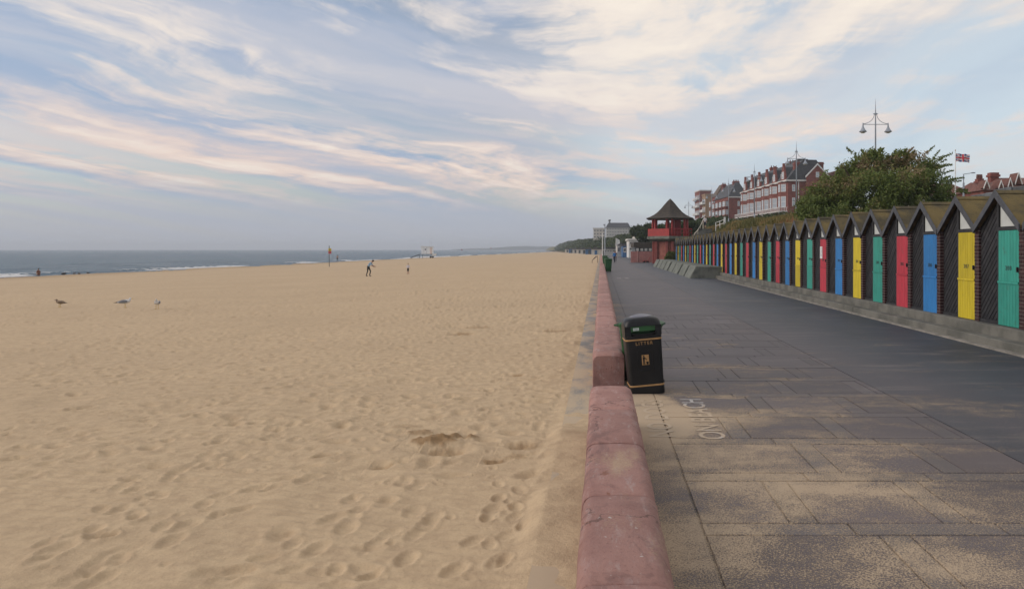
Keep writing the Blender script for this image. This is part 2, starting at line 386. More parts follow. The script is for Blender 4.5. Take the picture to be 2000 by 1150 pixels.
def sand_base(X, Y):
    s = np.clip(-X/70.0, 0, 4)
    z = -.085-1.315*s**1.05
    far = sst(Y, 20, 200)
    z = z + (fbm(X*.22+5, Y*.12, 3)-.5)*.16*sst(-X, .6, 6)
    return z
def damp_spots(X, Y):
    d = np.zeros_like(X); h = np.zeros_like(X)
    for (px, py, r, dep, k) in ((850, 866, .36, -.022, 1.0), (908, 858, .20, -.012, .9), (822, 846, .20, -.02, .7), (790, 834, .24, .0, .35), (868, 885, .26, .07, .5), (965, 905, .14, .04, .9), (1010, 898, .20, .0, .45), (745, 912, .13, .04, .7), (1005, 736, .17, .04, .8),
                                (900, 652, .42, .05, .75), (1085, 648, .5, .03, .6), (625, 894, .10, .04, .7), (208, 1050, .07, .05, .9), (1020, 877, .25, .02, .6), (930, 640, .6, .02, .5), (1050, 790, .15, .03, .5)):
        cx, cy = px2(px, py, -.13); q = ((X-cx)/r)**2+((Y-cy)/(r*.8))**2
        e = np.exp(-q*1.6); rough = fbm(X*10, Y*10, 3, .5)-.5
        h += -dep*np.exp(-q*1.3)+e*rough*.12*k+.35*dep*np.exp(-((np.sqrt(q)-1.3)/.4)**2)*(X > cx-r)
        d = np.maximum(d, k*sst(e+(rough)*.9, .35, .75))
    return h, d
TRAILS = []
def trail(pts, n, jit, size=.072, depth=.020):
    pts = [Vector((*px2(x, y, -.15), 0)) for x, y in pts]
    seg = [(pts[i+1]-pts[i]).length for i in range(len(pts)-1)]; L = sum(seg)
    for k in range(n):
        d = L*(k+.5)/n; i = 0
        while i < len(seg)-1 and d > seg[i]: d -= seg[i]; i += 1
        p = pts[i].lerp(pts[i+1], d/seg[i]); t = (pts[i+1]-pts[i]).normalized(); nrm = Vector((-t.y, t.x, 0))
        s = 1 if k % 2 else -1
        TRAILS.append((p.x+nrm.x*.11*s+rnd.gauss(0, jit), p.y+nrm.y*.11*s+rnd.gauss(0, jit), math.atan2(t.y, t.x)+rnd.gauss(0, .3), size*rnd.uniform(.8, 1.25), depth*rnd.uniform(.6, 1.25)))
trail([(20, 1120), (200, 1030), (330, 930), (480, 860), (640, 800)], 22, .09)
trail([(60, 1145), (230, 1010), (400, 900), (560, 830)], 17, .10, .080, .022)
trail([(120, 1148), (330, 1040), (430, 990), (640, 920)], 18, .07)
trail([(560, 1100), (640, 1040), (760, 960), (830, 930)], 12, .08)
trail([(700, 1140), (780, 1060), (840, 1000)], 9, .08)
trail([(960, 1110), (975, 1030), (1000, 950)], 8, .05, .065, .020)
trail([(380, 1140), (560, 1095)], 5, .1)
trail([(1040, 985), (960, 1105), (930, 1145)], 7, .09, .065, .020)
trail([(760, 1145), (620, 1130), (400, 1148)], 6, .12)
def sand_z(X, Y, detail=True):
    z = sand_base(X, Y)
    dm = np.zeros_like(X)
    if detail:
        near = np.exp(-np.clip(Y-4, 0, None)/30)
        tr = fbm(X*.35+3, Y*.22+1, 3)
        tramp = np.clip(sst(-X, 9.0, 2.5)*sst(Y, 5.6, 8.0)*1.05+sst(Y, 9, 13)*.55+(tr-.5)*2.4, .03, 1)      # trampled towards the wall, smooth low left
        d1 = dents(X, Y, .46, .105, .032, .05+.50*tramp, 1)*sst(Y, 60, 30)+dents(X+.2, Y+.13, .29, .070, .022, .0+.62*tramp, 2)*sst(Y, 45, 22)
        d1 = d1+dents(X+.07, Y+.3, .17, .036, .010, .16+.25*tramp, 8)*sst(Y, 16, 9)
        z = z + d1; turned = np.clip(-d1/.04, 0, 1)
        z = z + (fbm(X*1.5, Y*2.1, 4)-.5)*(.008+.034*tramp)
        z = z + dents(X, Y*.7, 1.7, .42, .022, .22+.3*tramp, 5, 1.5, .6)
        ph = X*10+Y*58+8*fbm(X*.9, Y*.9, 3)
        z = z + np.sin(ph)*.0036*(1-.75*tramp)*sst(Y, 13, 6.5)*(.3+.7*sst(fbm(X*.5+30, Y*.6, 2), .3, .6))
        for (cx, cy, a, s, dp) in TRAILS:
            k = (np.abs(X-cx) < .5) & (np.abs(Y-cy) < .5)
            if not k.any(): continue
            dx = X[k]-cx; dy = Y[k]-cy; u = dx*math.cos(a)+dy*math.sin(a); v = -dx*math.sin(a)+dy*math.cos(a)
            r2 = (u/(s*1.6))**2+(v/(s*.9))**2
            z[k] += dp*(-np.exp(-r2*r2*1.6)+.26*np.exp(-((np.sqrt(r2)-1.25)/.32)**2))
        h, dm = damp_spots(X, Y); z = z+h; dm = np.maximum(dm, turned*.22*(.4+.9*fbm(X*.8, Y*.8+9, 2)))
        # thin drift over the concrete apron beside the wall
        ap = sst(X, -.62, -.42)
        drift = (fbm(X*1.2+8, Y*.95+2, 4)-.5)*.16+.030*sst(Y, 9.2, 7.2)-.040*sst(Y, 8.2, 9.6)
        z = z*(1-ap)+ap*(-.050+drift)
    return z, dm
def build_beach():
    us = np.concatenate([-np.geomspace(30, 1.16, 26)[:-1], np.linspace(-1.15, -.35, 330)[:-1], np.linspace(-.35, .004, 380)])
    inv = np.concatenate([np.linspace(1/3.2, 1/55, 560)[:-1], np.linspace(1/55, 1/5200, 90)])
    Y = (1/inv)[:, None]*np.ones(len(us))[None]; X = Y*us[None]
    X = np.clip(X, -400, None)
    Z, D = sand_z(X, Y); nr, nc = X.shape
    Z = np.where(X > -.02, np.minimum(Z, -.12), Z)
    idx = np.arange(nr*nc).reshape(nr, nc)
    q = np.stack([idx[:-1, :-1], idx[:-1, 1:], idx[1:, 1:], idx[1:, :-1]], -1).reshape(-1, 4)
    v = np.stack([X, Y, Z], -1).reshape(-1, 3)
    # plain sheet beside and behind the camera
    xs = np.linspace(-110, -.02, 120); ys = np.linspace(-40, 3.2, 40); gx, gy = np.meshgrid(xs, ys); gz = sand_base(gx, gy)
    gz = gz-.02; i2 = np.arange(gx.size).reshape(gx.shape)+len(v)
    q2 = np.stack([i2[:-1, :-1], i2[:-1, 1:], i2[1:, 1:], i2[1:, :-1]], -1).reshape(-1, 4)
    me = fast_mesh('beach_sand', np.vstack([v, np.stack([gx, gy, gz], -1).reshape(-1, 3)]), np.vstack([q, q2]), M_SAND, {'damp': np.concatenate([D.ravel(), np.zeros(gx.size)])}, True)
    return prop(link('beach_sand', me), 'trampled golden beach sand beside the sea wall', kind='structure')
build_beach()
SEA_Z = -1.40
def build_sea():
    us = np.concatenate([np.geomspace(8, 1.0, 30)[:-1], np.geomspace(1.0, .012, 230)])*-1
    inv = np.linspace(1/45, 1/6000, 330)
    Y = (1/inv)[:, None]*np.ones(len(us))[None]; X = Y*us[None]; X = np.clip(X, -6000, None)
    shore = -70-3*(fbm(Y*.013+2, Y*0+1, 3)-.5)*2
    off = shore-X+6*(fbm(X*.02+3, Y*.035+1, 3)-.5)                     # distance out from the waterline
    fade = np.exp(-np.clip(off, 0, None)/45)
    w = np.zeros_like(X)
    for c, s, a in ((3.2, 1.3, .34), (12, 2.4, .26), (25, 3.2, .26), (41, 4, .24)):
        br = sst(fbm(Y*.03+c, Y*0+c*3, 3), .36, .56)
        w += a*np.exp(-((off-c)/s)**2)*(.35+.65*br)
    chop = (fbm(X*.16, Y*.07, 4)-.5)*.5*sst(off, 4, 25)*np.exp(-Y/900)
    Z = SEA_Z+w*sst(off, 0, 4)+chop
    foam = np.exp(-((off-1.2)/1.5)**2)*.95*sst(fbm(Y*.05+7, Y*0, 3), .2, .5)+.8*np.exp(-((off-3.9)/1.0)**2)*sst(fbm(Y*.03+3.2, Y*0+9.6, 3), .42, .56)
    foam += .62*np.exp(-((off-12.6)/1.2)**2)*sst(fbm(Y*.03+12, Y*0+36, 3), .52, .62)
    nr, nc = X.shape; idx = np.arange(nr*nc).reshape(nr, nc)
    q = np.stack([idx[:-1, :-1], idx[:-1, 1:], idx[1:, 1:], idx[1:, :-1]], -1).reshape(-1, 4)
    keep = (X.ravel()[q[:, 0]] < -55) | (X.ravel()[q[:, 2]] < -55)
    me = fast_mesh('sea', np.stack([X, Y, Z], -1).reshape(-1, 3), q[keep], mat_sea(), {'foam': foam.ravel()}, True)
    prop(link('sea', me), 'grey-blue sea with small breaking waves', kind='structure')
build_sea()

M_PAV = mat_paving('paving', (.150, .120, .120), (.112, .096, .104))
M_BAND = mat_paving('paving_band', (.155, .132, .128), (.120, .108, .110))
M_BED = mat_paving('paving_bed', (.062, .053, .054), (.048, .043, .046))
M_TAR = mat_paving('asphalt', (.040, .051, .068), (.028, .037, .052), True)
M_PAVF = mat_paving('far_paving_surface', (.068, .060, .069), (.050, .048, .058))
M_CONC = pmat('concrete', (.160, .155, .135), (.095, .095, .083), 1.6, .85, .006, 30, 6, world=True)
M_CONC2 = pmat('mossy_concrete', (.175, .185, .16), (.10, .11, .095), 2.2, .85, .01, 18, 6, world=True)
def build_promenade():
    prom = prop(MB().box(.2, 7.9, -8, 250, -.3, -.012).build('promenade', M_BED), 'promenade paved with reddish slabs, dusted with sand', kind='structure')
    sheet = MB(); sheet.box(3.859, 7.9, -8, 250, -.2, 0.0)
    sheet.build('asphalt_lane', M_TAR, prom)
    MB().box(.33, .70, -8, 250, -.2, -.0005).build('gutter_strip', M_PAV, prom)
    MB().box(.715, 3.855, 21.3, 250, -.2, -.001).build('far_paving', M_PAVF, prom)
    P = 1.15; y0 = 2.60
    sl = {}
    def piece(name, x0, x1, ya, yb, mat, dz):
        key = (round(x1-x0, 3), round(yb-ya, 3), mat.name)
        if key not in sl:
            w, d = x1-x0, yb-ya; m = MB(); b = .006
            m.loft([[(b, b, .0), (w-b, b, .0), (w-b, d-b, .0), (b, d-b, .0)][::-1], [(0, 0, -.006), (w, 0, -.006), (w, d, -.006), (0, d, -.006)][::-1], [(0, 0, -.1), (w, 0, -.1), (w, d, -.1), (0, d, -.1)][::-1]])
            sl[key] = m.mesh(name, mat)
        o = link(name, sl[key], prom, (x0, ya, dz)); o.rotation_euler = (rnd.uniform(-.0015, .0015), rnd.uniform(-.0015, .0015), rnd.uniform(-.004, .004))
    k = 0; y = y0
    while y < 21:
        ya, yb = y+.225, y+P                                   # slab row, after the cross band
        for c in range(3):
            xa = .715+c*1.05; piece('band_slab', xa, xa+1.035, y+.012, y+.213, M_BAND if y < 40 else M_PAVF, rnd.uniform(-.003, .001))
        offs = 1.35 if k % 2 == 0 else 1.90
        cuts = [offs-1.10*3+1.10*i for i in range(8)]
        edges = [.715]
        for c in cuts:
            if c > .95 and c < 3.7: edges += [c, c+.21]
        edges.append(3.855)
        for i in range(len(edges)-1):
            a, b = edges[i], edges[i+1]
            if b-a < .05: continue
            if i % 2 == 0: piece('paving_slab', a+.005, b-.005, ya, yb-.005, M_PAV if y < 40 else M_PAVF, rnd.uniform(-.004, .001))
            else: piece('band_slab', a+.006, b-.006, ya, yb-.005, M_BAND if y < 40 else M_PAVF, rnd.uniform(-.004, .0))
        y += P; k += 1
    return prom
PROM = build_promenade()
def mat_apron():
    m = bpy.data.materials.new('apron_concrete'); m.use_nodes = True; w = NT(m.node_tree); b = w.n['Principled BSDF']
    pos = w.node('ShaderNodeNewGeometry').outputs['Position']; x, y, z = w.sep(pos)
    c = w.mix(w.step(w.noise(w.vmath('MULTIPLY', pos, (1, .3, 1)), 1.6, 6, .65), .35, .65), (.27, .265, .25), (.17, .17, .165))
    c = w.mix(w.step(w.noise(pos, 30, 4, .7), .5, .75), c, (.11, .11, .11))
    n = w.math('ADD', w.math('MULTIPLY', w.noise(w.vmath('MULTIPLY', pos, (1, .5, 1)), 2.3, 5, .65), .8), w.math('MULTIPLY', w.noise(pos, 55, 4, .8), .55))
    sand = w.step(w.math('ADD', n, w.step(y, 7.5, 16, .12, -.02)), .56, .78)
    c = w.mix(sand, c, (.44, .34, .232))
    w.l.new(c, b.inputs['Base Color']); b.inputs['Roughness'].default_value = .9
    return m
apr = MB()
apr.box(-.44, -.05, -8, 240, -.4, -.050)
prop(apr.build('apron', mat_apron()), 'narrow grey concrete apron at the foot of the wall on the beach side', 'ledge', kind='structure')

M_PAINT = mat_paint()
def road_text(x0, y0, dist):
    t = empty('road_lettering', (x0, y0, .0022), R(90), 'worn white painted letters ON BEACH, half buried in sand beside the litter bin' if dist < 20 else 'white painted letters on the promenade near the green wheeled bin', 'road marking')
    for body, ox, dx in (('ON', 0, 0), ('BEACH', .74, 0), ('NO', .08, .52), ('DOGS', .84, .52)):
        o = link('painted_word', text_mesh(body, .40, M_PAINT, 0.0, 'LEFT', 1.0, .004), t, (ox, dx, 0)); o.scale = (1.0, .98, 1)
    return t
road_text(1.18, 7.36, 8); road_text(1.75, 47.4, 48)

# terrain behind the huts
def crest(Y):                                             # height of the bank's crest
    return np.interp(Y, [-40, 0, 20, 34, 46, 60, 100, 150, 220, 300, 450, 700], [2.4, 2.4, 3.0, 3.5, 4.0, 4.45, 5.1, 5.6, 5.6, 4.6, 5.2, 7.0])
def foot(Y):                                              # foot of the slope
    return np.interp(Y, [-40, 60, 85, 110, 165, 300, 430, 600, 800, 1100, 1500], [10.4, 10.4, 10.6, 12.5, 11.5, -2, -14, -30, -46, -72, -120])
def terrain_z(X, Y):
    f = foot(Y); c = crest(Y); wd = np.interp(Y, [0, 120, 300, 800], [5.0, 6.0, 10, 14])
    t = np.clip((X-f)/wd, 0, 1); t = t*t*(3-2*t)
    z = -.02+t*c+np.clip(X-f-wd, 0, 60)*.035
    return z+(fbm(X*.4, Y*.4, 3)-.5)*.5*t
def tz(x, y): return float(terrain_z(np.array([float(x)]), np.array([float(y)]))[0])
M_BANK = pmat('rough_grass', (.155, .125, .050), (.075, .085, .030), .35, .95, .05, 6, 6, world=True)
def build_bank():
    ys = np.concatenate([np.linspace(-30, 130, 220), np.geomspace(131, 2500, 90)])
    ts = np.concatenate([np.linspace(0, 22, 60), np.geomspace(23, 1500, 26)])
    Y = ys[:, None]*np.ones(len(ts))[None]; X = foot(Y)+ts[None]
    X[:, 0] = np.where(ys < 80, 8.0, np.minimum(foot(ys)-.5, 7.85)); X[:, 1] = np.maximum(X[:, 1], foot(ys))
    Z = terrain_z(X, Y); Z[:, 0] = -.03
    nr, nc = X.shape; idx = np.arange(nr*nc).reshape(nr, nc)
    q = np.stack([idx[:-1, :-1], idx[:-1, 1:], idx[1:, 1:], idx[1:, :-1]], -1).reshape(-1, 4)
    prop(link('grass_bank', fast_mesh('grass_bank', np.stack([X, Y, Z], -1).reshape(-1, 3), q, M_BANK, None, True)), 'rough dry grass bank rising behind the beach huts', kind='structure')
build_bank()

# ------------------------------------------------------------------ foliage helper
def leaf_quads(rs, centers, size, aspect=.5, up=0.0):
    n = len(centers); d = rs.normal(size=(n, 3)); d[:, 2] += up; d /= np.linalg.norm(d, axis=1)[:, None]
    e = np.cross(d, rs.normal(size=(n, 3))); e /= np.linalg.norm(e, axis=1)[:, None]+1e-9
    s = size*(.6+.8*rs.rand(n))[:, None]
    a = d*s; b = e*s*aspect
    v = np.stack([centers-a*.5, centers+b*.5, centers+a*.7, centers-b*.5], 1).reshape(-1, 3)
    return v, np.arange(4*n).reshape(n, 4)
def blob_points(rs, blobs, n, shell=.55):
    w = np.array([b[3]*b[4]*b[5] for b in blobs])**.67; w /= w.sum(); k = rs.choice(len(blobs), n, p=w)
    B = np.array(blobs)[k]; d = rs.normal(size=(n, 3)); d /= np.linalg.norm(d, axis=1)[:, None]
    r = (shell+(1-shell)*rs.rand(n)**.6)*(1+.12*rs.normal(size=n))
    return B[:, :3]+d*B[:, 3:6]*r[:, None], k, r
GREEN = [(0.0, (.055, .075, .024)), (.36, (.120, .165, .048)), (.62, (.165, .200, .060)), (.80, (.25, .190, .095)), (1.0, (.38, .29, .19))]
M_LEAF = mat_tint('tamarisk_leaf', 'tint', GREEN)
M_WOOD = mat_tint('far_leaf', 'tint', [(0, (.022, .034, .013)), (.6, (.052, .075, .027)), (1, (.095, .105, .045))])
M_DRY = mat_tint('dry_grass_blade', 'tint', [(0, (.07, .085, .025)), (.45, (.17, .14, .05)), (.75, (.24, .17, .07)), (1, (.25, .12, .06))])
M_BARK = pmat('bark', (.10, .075, .05), (.05, .04, .03), 9, .9, .01)

# ------------------------------------------------------------------ sea wall in coping blocks
M_WALL = mat_wall()
def wall_block_mesh(L, endbev=.012, seed=0):
    rs = random.Random(seed); prof = [(-.12, -.30), (-.12, .36)]
    for k in range(1, 5): a = R(180-90*k/4); prof.append((-.045+.075*math.cos(a), .365+.085*math.sin(a)))
    prof += [(.115, .455)]
    for k in range(0, 5): a = R(90-90*k/4); prof.append((.25+.095*math.cos(a), .345+.105*math.sin(a)))
    prof += [(.345, -.30)]
    cx, cz = .11, .1
    def ring(y, s, d): return [(cx+(x-cx)*s+rs.uniform(-.004, .004), y, (cz+(z-cz)*s if z > -.2 else z)-d) for x, z in prof]
    m = MB(); e = endbev
    ys = [(0, 1-e*1.0, e*.35), (e, 1, 0)]+[(e+(L-2*e)*k/5, 1, 0) for k in range(1, 5)]+[(L-e, 1, 0), (L, 1-e*1.0, e*.35)]
    m.loft([ring(y, s, d) for y, s, d in ys]); return m.mesh('coping_block', M_WALL, True)
def mark_sharp(me, ang=50):
    me.shade_smooth() if hasattr(me, 'shade_smooth') else None
    try: me.set_sharp_from_angle(angle=R(ang))
    except Exception: pass
    return me
WB = [mark_sharp(wall_block_mesh(1.166, .008, s)) for s in range(4)]
WE = mark_sharp(wall_block_mesh(1.166, .05, 9))
def sea_wall(y0, y1, label, P=1.17, n_max=60, tail=None):
    w = empty('sea_wall', (0, y0, 0), 0, label, 'wall')
    n = int(round((y1-y0)/P))
    for k in range(min(n, n_max)):
        me = WE if (k == 0 or k == n-1) else rnd.choice(WB)
        o = link('coping_block', me, w, (rnd.uniform(-.004, .004), k*P, rnd.uniform(-.004, .004)))
        o.rotation_euler = (rnd.uniform(-.003, .003), 0, rnd.uniform(-.003, .003))
    if n > n_max:
        me = wall_block_mesh(y1-y0-n_max*P, .01, 3); o = link('coping_run', mark_sharp(me), w, (0, n_max*P, 0))
    return w
sea_wall(7.9-1.17*12, 7.9, 'low pinkish-red sea wall nearest the camera, ending at the beach gap')
sea_wall(10.3, 70.0, 'long pink sea wall running on behind the black litter bin')
sea_wall(73.5, 235, 'farthest run of pink sea wall, beyond the wheeled bins', n_max=20)

# ------------------------------------------------------------------ beach huts
M_BLACK = pmat('black_boarding', (.012, .012, .0145), (.025, .0245, .026), 5, .6, .004, 40, 5, stretch=(1, 1, 1), rnd_tint=.7)
M_BLACKT = pmat('black_trim', (.016, .016, .018), (.028, .028, .03), 8, .5, .002, 30)
M_GREYP = pmat('grey_bargeboard', (.072, .076, .086), (.052, .055, .062), 5, .55, .002, 30, rnd_tint=.2)
M_SOFF = pmat('soffit_wood', (.16, .10, .05), (.09, .06, .035), 6, .8, .004)
M_ROOF = pmat('mossy_felt', (.150, .112, .045), (.060, .052, .034), 1.7, .95, .012, 25, 6, world=True)
M_BRICK = pmat('dark_brick', (.062, .026, .025), (.034, .018, .020), 7, .8, .004, 40, rnd_tint=.4)
M_MORT = pmat('mortar', (.28, .25, .22), (.20, .18, .16), 12, .9)
M_PALE = pmat('frosted_pane', (.50, .52, .50), (.42, .44, .43), 3, .35, 0)
M_NUM = pmat('number_paint', (.03, .05, .05), (.06, .09, .09), 20, .7)
M_STEEL = pmat('dark_steel', (.03, .03, .032), (.05, .05, .05), 20, .4, metal=.6)
M_WHITE = pmat('white_paint', (.72, .72, .70), (.60, .60, .59), 4, .6)
DOORC = {'green': (.040, .320, .250), 'yellow': (.60, .47, .024), 'blue': (.032, .205, .51), 'red': (.47, .040, .062)}
def mat_door(c):
    m = bpy.data.materials.new(c+'_door_paint'); m.use_nodes = True; w = NT(m.node_tree); b = w.n['Principled BSDF']
    tc = w.node('ShaderNodeTexCoord').outputs['Object']; oi = w.node('ShaderNodeObjectInfo').outputs['Random']
    v = w.vmath('ADD', tc, w.comb(oi, w.math('MULTIPLY', oi, 31), 0.0))
    c0 = DOORC[c]
    k = w.mix(w.step(w.noise(w.vmath('MULTIPLY', v, (1, 1, .25)), 7, 5, .6), .35, .7), c0, tuple(q*.80 for q in c0))
    k = w.mix(w.math('MULTIPLY', w.step(w.noise(v, 26, 3, .6), .68, .76), .45), k, tuple(min(.8, q*.4+.28) for q in c0))
    k = w.mix(1.0, k, w.comb(*[w.math('ADD', w.math('MULTIPLY', oi, .26), .84)]*3), 'MULTIPLY')
    k = w.mix(w.math('MULTIPLY', w.step(w.noise(w.vmath('MULTIPLY', v, (1, 6, .5)), 2.2, 6, .7), .55, .75), .35), k, tuple(min(.8, q*.55+.10) for q in c0))   # faded streaks
    k = w.mix(w.math('MULTIPLY', w.step(w.noise(v, 5, 6, .7), .58, .74), .4), k, (.07, .06, .05))                                                             # grubby marks
    w.l.new(k, b.inputs['Base Color']); b.inputs['Roughness'].default_value = .55; b.inputs['Specular IOR Level'].default_value = .35
    return m
M_DOOR = {c: mat_door(c) for c in DOORC}

PITCH = 1.71; HX = 8.16; FZ = .40            # hut spacing, front plane, floor level
EAVE, PEAK = 2.445, 3.11; HALF = PITCH/2
DY0, DY1 = -.735, .0                         # door edges (negative = nearer)
hut_parts = {}
def gable_z(y): return PEAK-(PEAK-EAVE)*abs(y)/HALF
def poly_clip_board(y0, y1, c0, c1):
    """diagonal board c0 <= z - 1.15*y' < c1 clipped to the cladding panel under the gable"""
    def clip(poly, fn):
        out = []
        for i in range(len(poly)):
            a, b = poly[i], poly[(i+1) % len(poly)]; fa, fb = fn(a), fn(b)
            if fa >= 0: out.append(a)
            if (fa >= 0) != (fb >= 0): t = fa/(fa-fb); out.append((a[0]+(b[0]-a[0])*t, a[1]+(b[1]-a[1])*t))
        return out
    p = [(y0, FZ+.07), (y1, FZ+.07), (y1, gable_z(y1)-.10)]+([(0, PEAK-.10)] if y0 < 0 < y1 else [])+[(y0, gable_z(y0)-.10)]
    s = -1.15                                   # boards fall towards the far side: rise towards the door
    p = clip(p, lambda q: (q[1]-s*q[0])-c0)
    if len(p) >= 3: p = clip(p, lambda q: c1-(q[1]-s*q[0]))
    return p
def make_hut_meshes():
    P = hut_parts
    P['side_wall'] = MB().box(HX+.06, HX+2.3, -HALF+.02, HALF-.02, FZ-.1, EAVE-.08).mesh('side_wall', M_BLACKT)
    # cladding boards
    boards = []; p0, p1 = DY1+.06, HALF-.085; wd = .150
    c = FZ-.1+1.15*p0
    while c < 4.4:
        q = poly_clip_board(p0, p1, c+.012, c+wd-.012)
        if len(q) >= 3:
            m = MB(); t = rnd.uniform(.0, .008)
            m.prism([(HX+.045-t, y, z) for y, z in q], [(HX+.075, y, z) for y, z in q]); boards.append(m.mesh('cladding_board', M_BLACK))
        c += wd
    P['boards'] = boards
    P['backing'] = MB().prism([(HX+.078, -HALF+.03, FZ), (HX+.078, HALF-.03, FZ), (HX+.078, HALF-.03, EAVE-.12), (HX+.078, 0, PEAK-.14), (HX+.078, -HALF+.03, EAVE-.12)],
                              [(HX+.12, -HALF+.03, FZ), (HX+.12, HALF-.03, FZ), (HX+.12, HALF-.03, EAVE-.12), (HX+.12, 0, PEAK-.14), (HX+.12, -HALF+.03, EAVE-.12)]).mesh('front_panel', M_BLACKT)
    joined = MB()
    for b in boards:
        joined.add([v.co for v in b.vertices], [tuple(p.vertices) for p in b.polygons])
    P['cladding'] = joined.mesh('cladding', M_BLACK)
    mu = MB().box(HX+.0, HX+.07, DY1+.004, DY1+.055, FZ, gable_z(DY1)-.14); P['door_post'] = mu.mesh('door_post', M_BLACKT)
    P['sill_board'] = MB().box(HX+.01, HX+.07, DY1+.056, HALF-.085, FZ, FZ+.068).mesh('sill_board', M_BLACKT)
    P['lintel'] = MB().box(HX-.005, HX+.07, DY0-.02, DY1+.003, 2.335, 2.40).mesh('lintel', M_BLACKT)
    zt = [gable_z(DY0)-.15, gable_z(DY1)-.15]
    yy = [DY0+.02, DY1-.01]; pane = [(-.012, 2.41), (-.012, gable_z(.012)-.15), (-.725, 2.41)]
    P['gable_window'] = MB().prism([(HX+.035, y, z) for y, z in pane], [(HX+.05, y, z) for y, z in pane]).mesh('gable_window', M_PALE)
    bw = .125
    for s, nm in ((-1, 'bargeboard'), (1, 'bargeboard_b')):
        y1 = s*(HALF+.0); x0 = HX-.095
        a = [(0, PEAK+.06), (y1, EAVE-.005), (y1, EAVE-.005-bw*1.15), (0, PEAK+.06-bw*1.25)]
        if s < 0: a = [a[0], a[3], a[2], a[1]]
        P[nm] = MB().prism([(x0+(.004 if s > 0 else 0), y, z) for y, z in a], [(x0+.028, y, z) for y, z in a]).mesh('bargeboard', M_GREYP)
        r = [(0, PEAK+.035), (y1, EAVE-.03), (y1, EAVE-.075), (0, PEAK-.01)]
        if s < 0: r = [r[0], r[3], r[2], r[1]]
        n = 6; mb = MB()
        mb.prism([(x0+.03, y, z) for y, z in r], [(HX+2.4, y, z) for y, z in r]); P['roof_slope' if s < 0 else 'roof_slope_b'] = mb.mesh('roof_slope', M_ROOF)
        so = [(0, PEAK-.012), (y1, EAVE-.077), (y1, EAVE-.10), (0, PEAK-.035)]
        if s < 0: so = [so[0], so[3], so[2], so[1]]
        P['soffit' if s < 0 else 'soffit_b'] = MB().prism([(x0+.03, y, z) for y, z in so], [(HX+.04, y, z) for y, z in so]).mesh('soffit', M_SOFF)
    P['ridge_cap'] = MB().prism([(HX-.06, -.09, PEAK-.02), (HX-.06, 0, PEAK+.05), (HX-.06, .09, PEAK-.02)][::-1], [(HX+2.4, -.09, PEAK-.02), (HX+2.4, 0, PEAK+.05), (HX+2.4, .09, PEAK-.02)][::-1]).mesh('ridge_cap', M_ROOF)
    # brick pier at the near side of the door
    bx0, bx1 = HX-.03, HX+.10; ya, yb = -HALF-.075, -HALF+.085
    P['pier_core'] = MB().box(bx0+.012, bx1, ya+.008, DY0-.03, FZ-.02, 2.42).mesh('pier_core', M_MORT)
    br = []; m2 = MB(); z = FZ; k = 0
    while z < 2.36:
        if k % 2 == 0: spans = [(ya, DY0-.022)]
        else: mid = ya+(DY0-.022-ya)*.47; spans = [(ya, mid-.005), (mid+.005, DY0-.022)]
        for a, b in spans:
            m = MB().box(bx0+rnd.uniform(-.003, .003), bx1-.02, a, b, z, z+.064); br.append(m.mesh('brick', M_BRICK)); m2.add(m.v, m.f)
        z += .075; k += 1
    P['bricks'] = br; P['brick_pier'] = m2.mesh('brick_pier', M_BRICK)
    # stable door: grooved boards
    def leaf(z0, z1, xoff):
        m = MB(); n = 7; w = (DY1-DY0-.012)/n
        for i in range(n):
            a = DY0+.006+i*w; x = HX-.012+xoff
            m.box(x, x+.04, a+.004, a+w-.004, z0, z1)
        m.box(HX+.0+xoff, HX+.045, DY0+.006, DY1-.006, z0+.001, z1-.001); return m
    P['upper_door'] = leaf(1.305, 2.325, .006); P['lower_door'] = leaf(FZ+.012, 1.295, .0)
    P['ledge'] = MB().box(HX-.03, HX-.013, DY0+.01, DY1-.01, 1.262, 1.303)
    P['bolt'] = MB().box(HX-.035, HX-.008, DY0-.03, DY0+.07, 1.545, 1.575).box(HX-.05, HX-.02, DY0+.01, DY0+.04, 1.50, 1.60).mesh('bolt', M_STEEL)
make_hut_meshes()
DOORM = {c: (P_ := None) for c in DOORC}
for c in DOORC:
    DOORM[c] = (hut_parts['upper_door'].mesh('upper_door', M_DOOR[c]), hut_parts['lower_door'].mesh('lower_door', M_DOOR[c]), hut_parts['ledge'].mesh('door_ledge', M_DOOR[c]))
SEQ = ['green', 'yellow', 'blue', 'red']
ORD = ['first', 'second', 'third', 'fourth', 'fifth', 'sixth', 'seventh', 'eighth', 'ninth', 'tenth', 'eleventh', 'twelfth', 'thirteenth', 'fourteenth', 'fifteenth', 'sixteenth', 'seventeenth', 'eighteenth', 'nineteenth', 'twentieth']
def ordw(n):
    if n <= 20: return ORD[n-1]
    t = {2: 'twenty', 3: 'thirty', 4: 'forty'}[n//10]
    return t+'-'+ORD[n % 10-1] if n % 10 else {3: 'thirtieth', 4: 'fortieth'}[n//10]
NH = 38
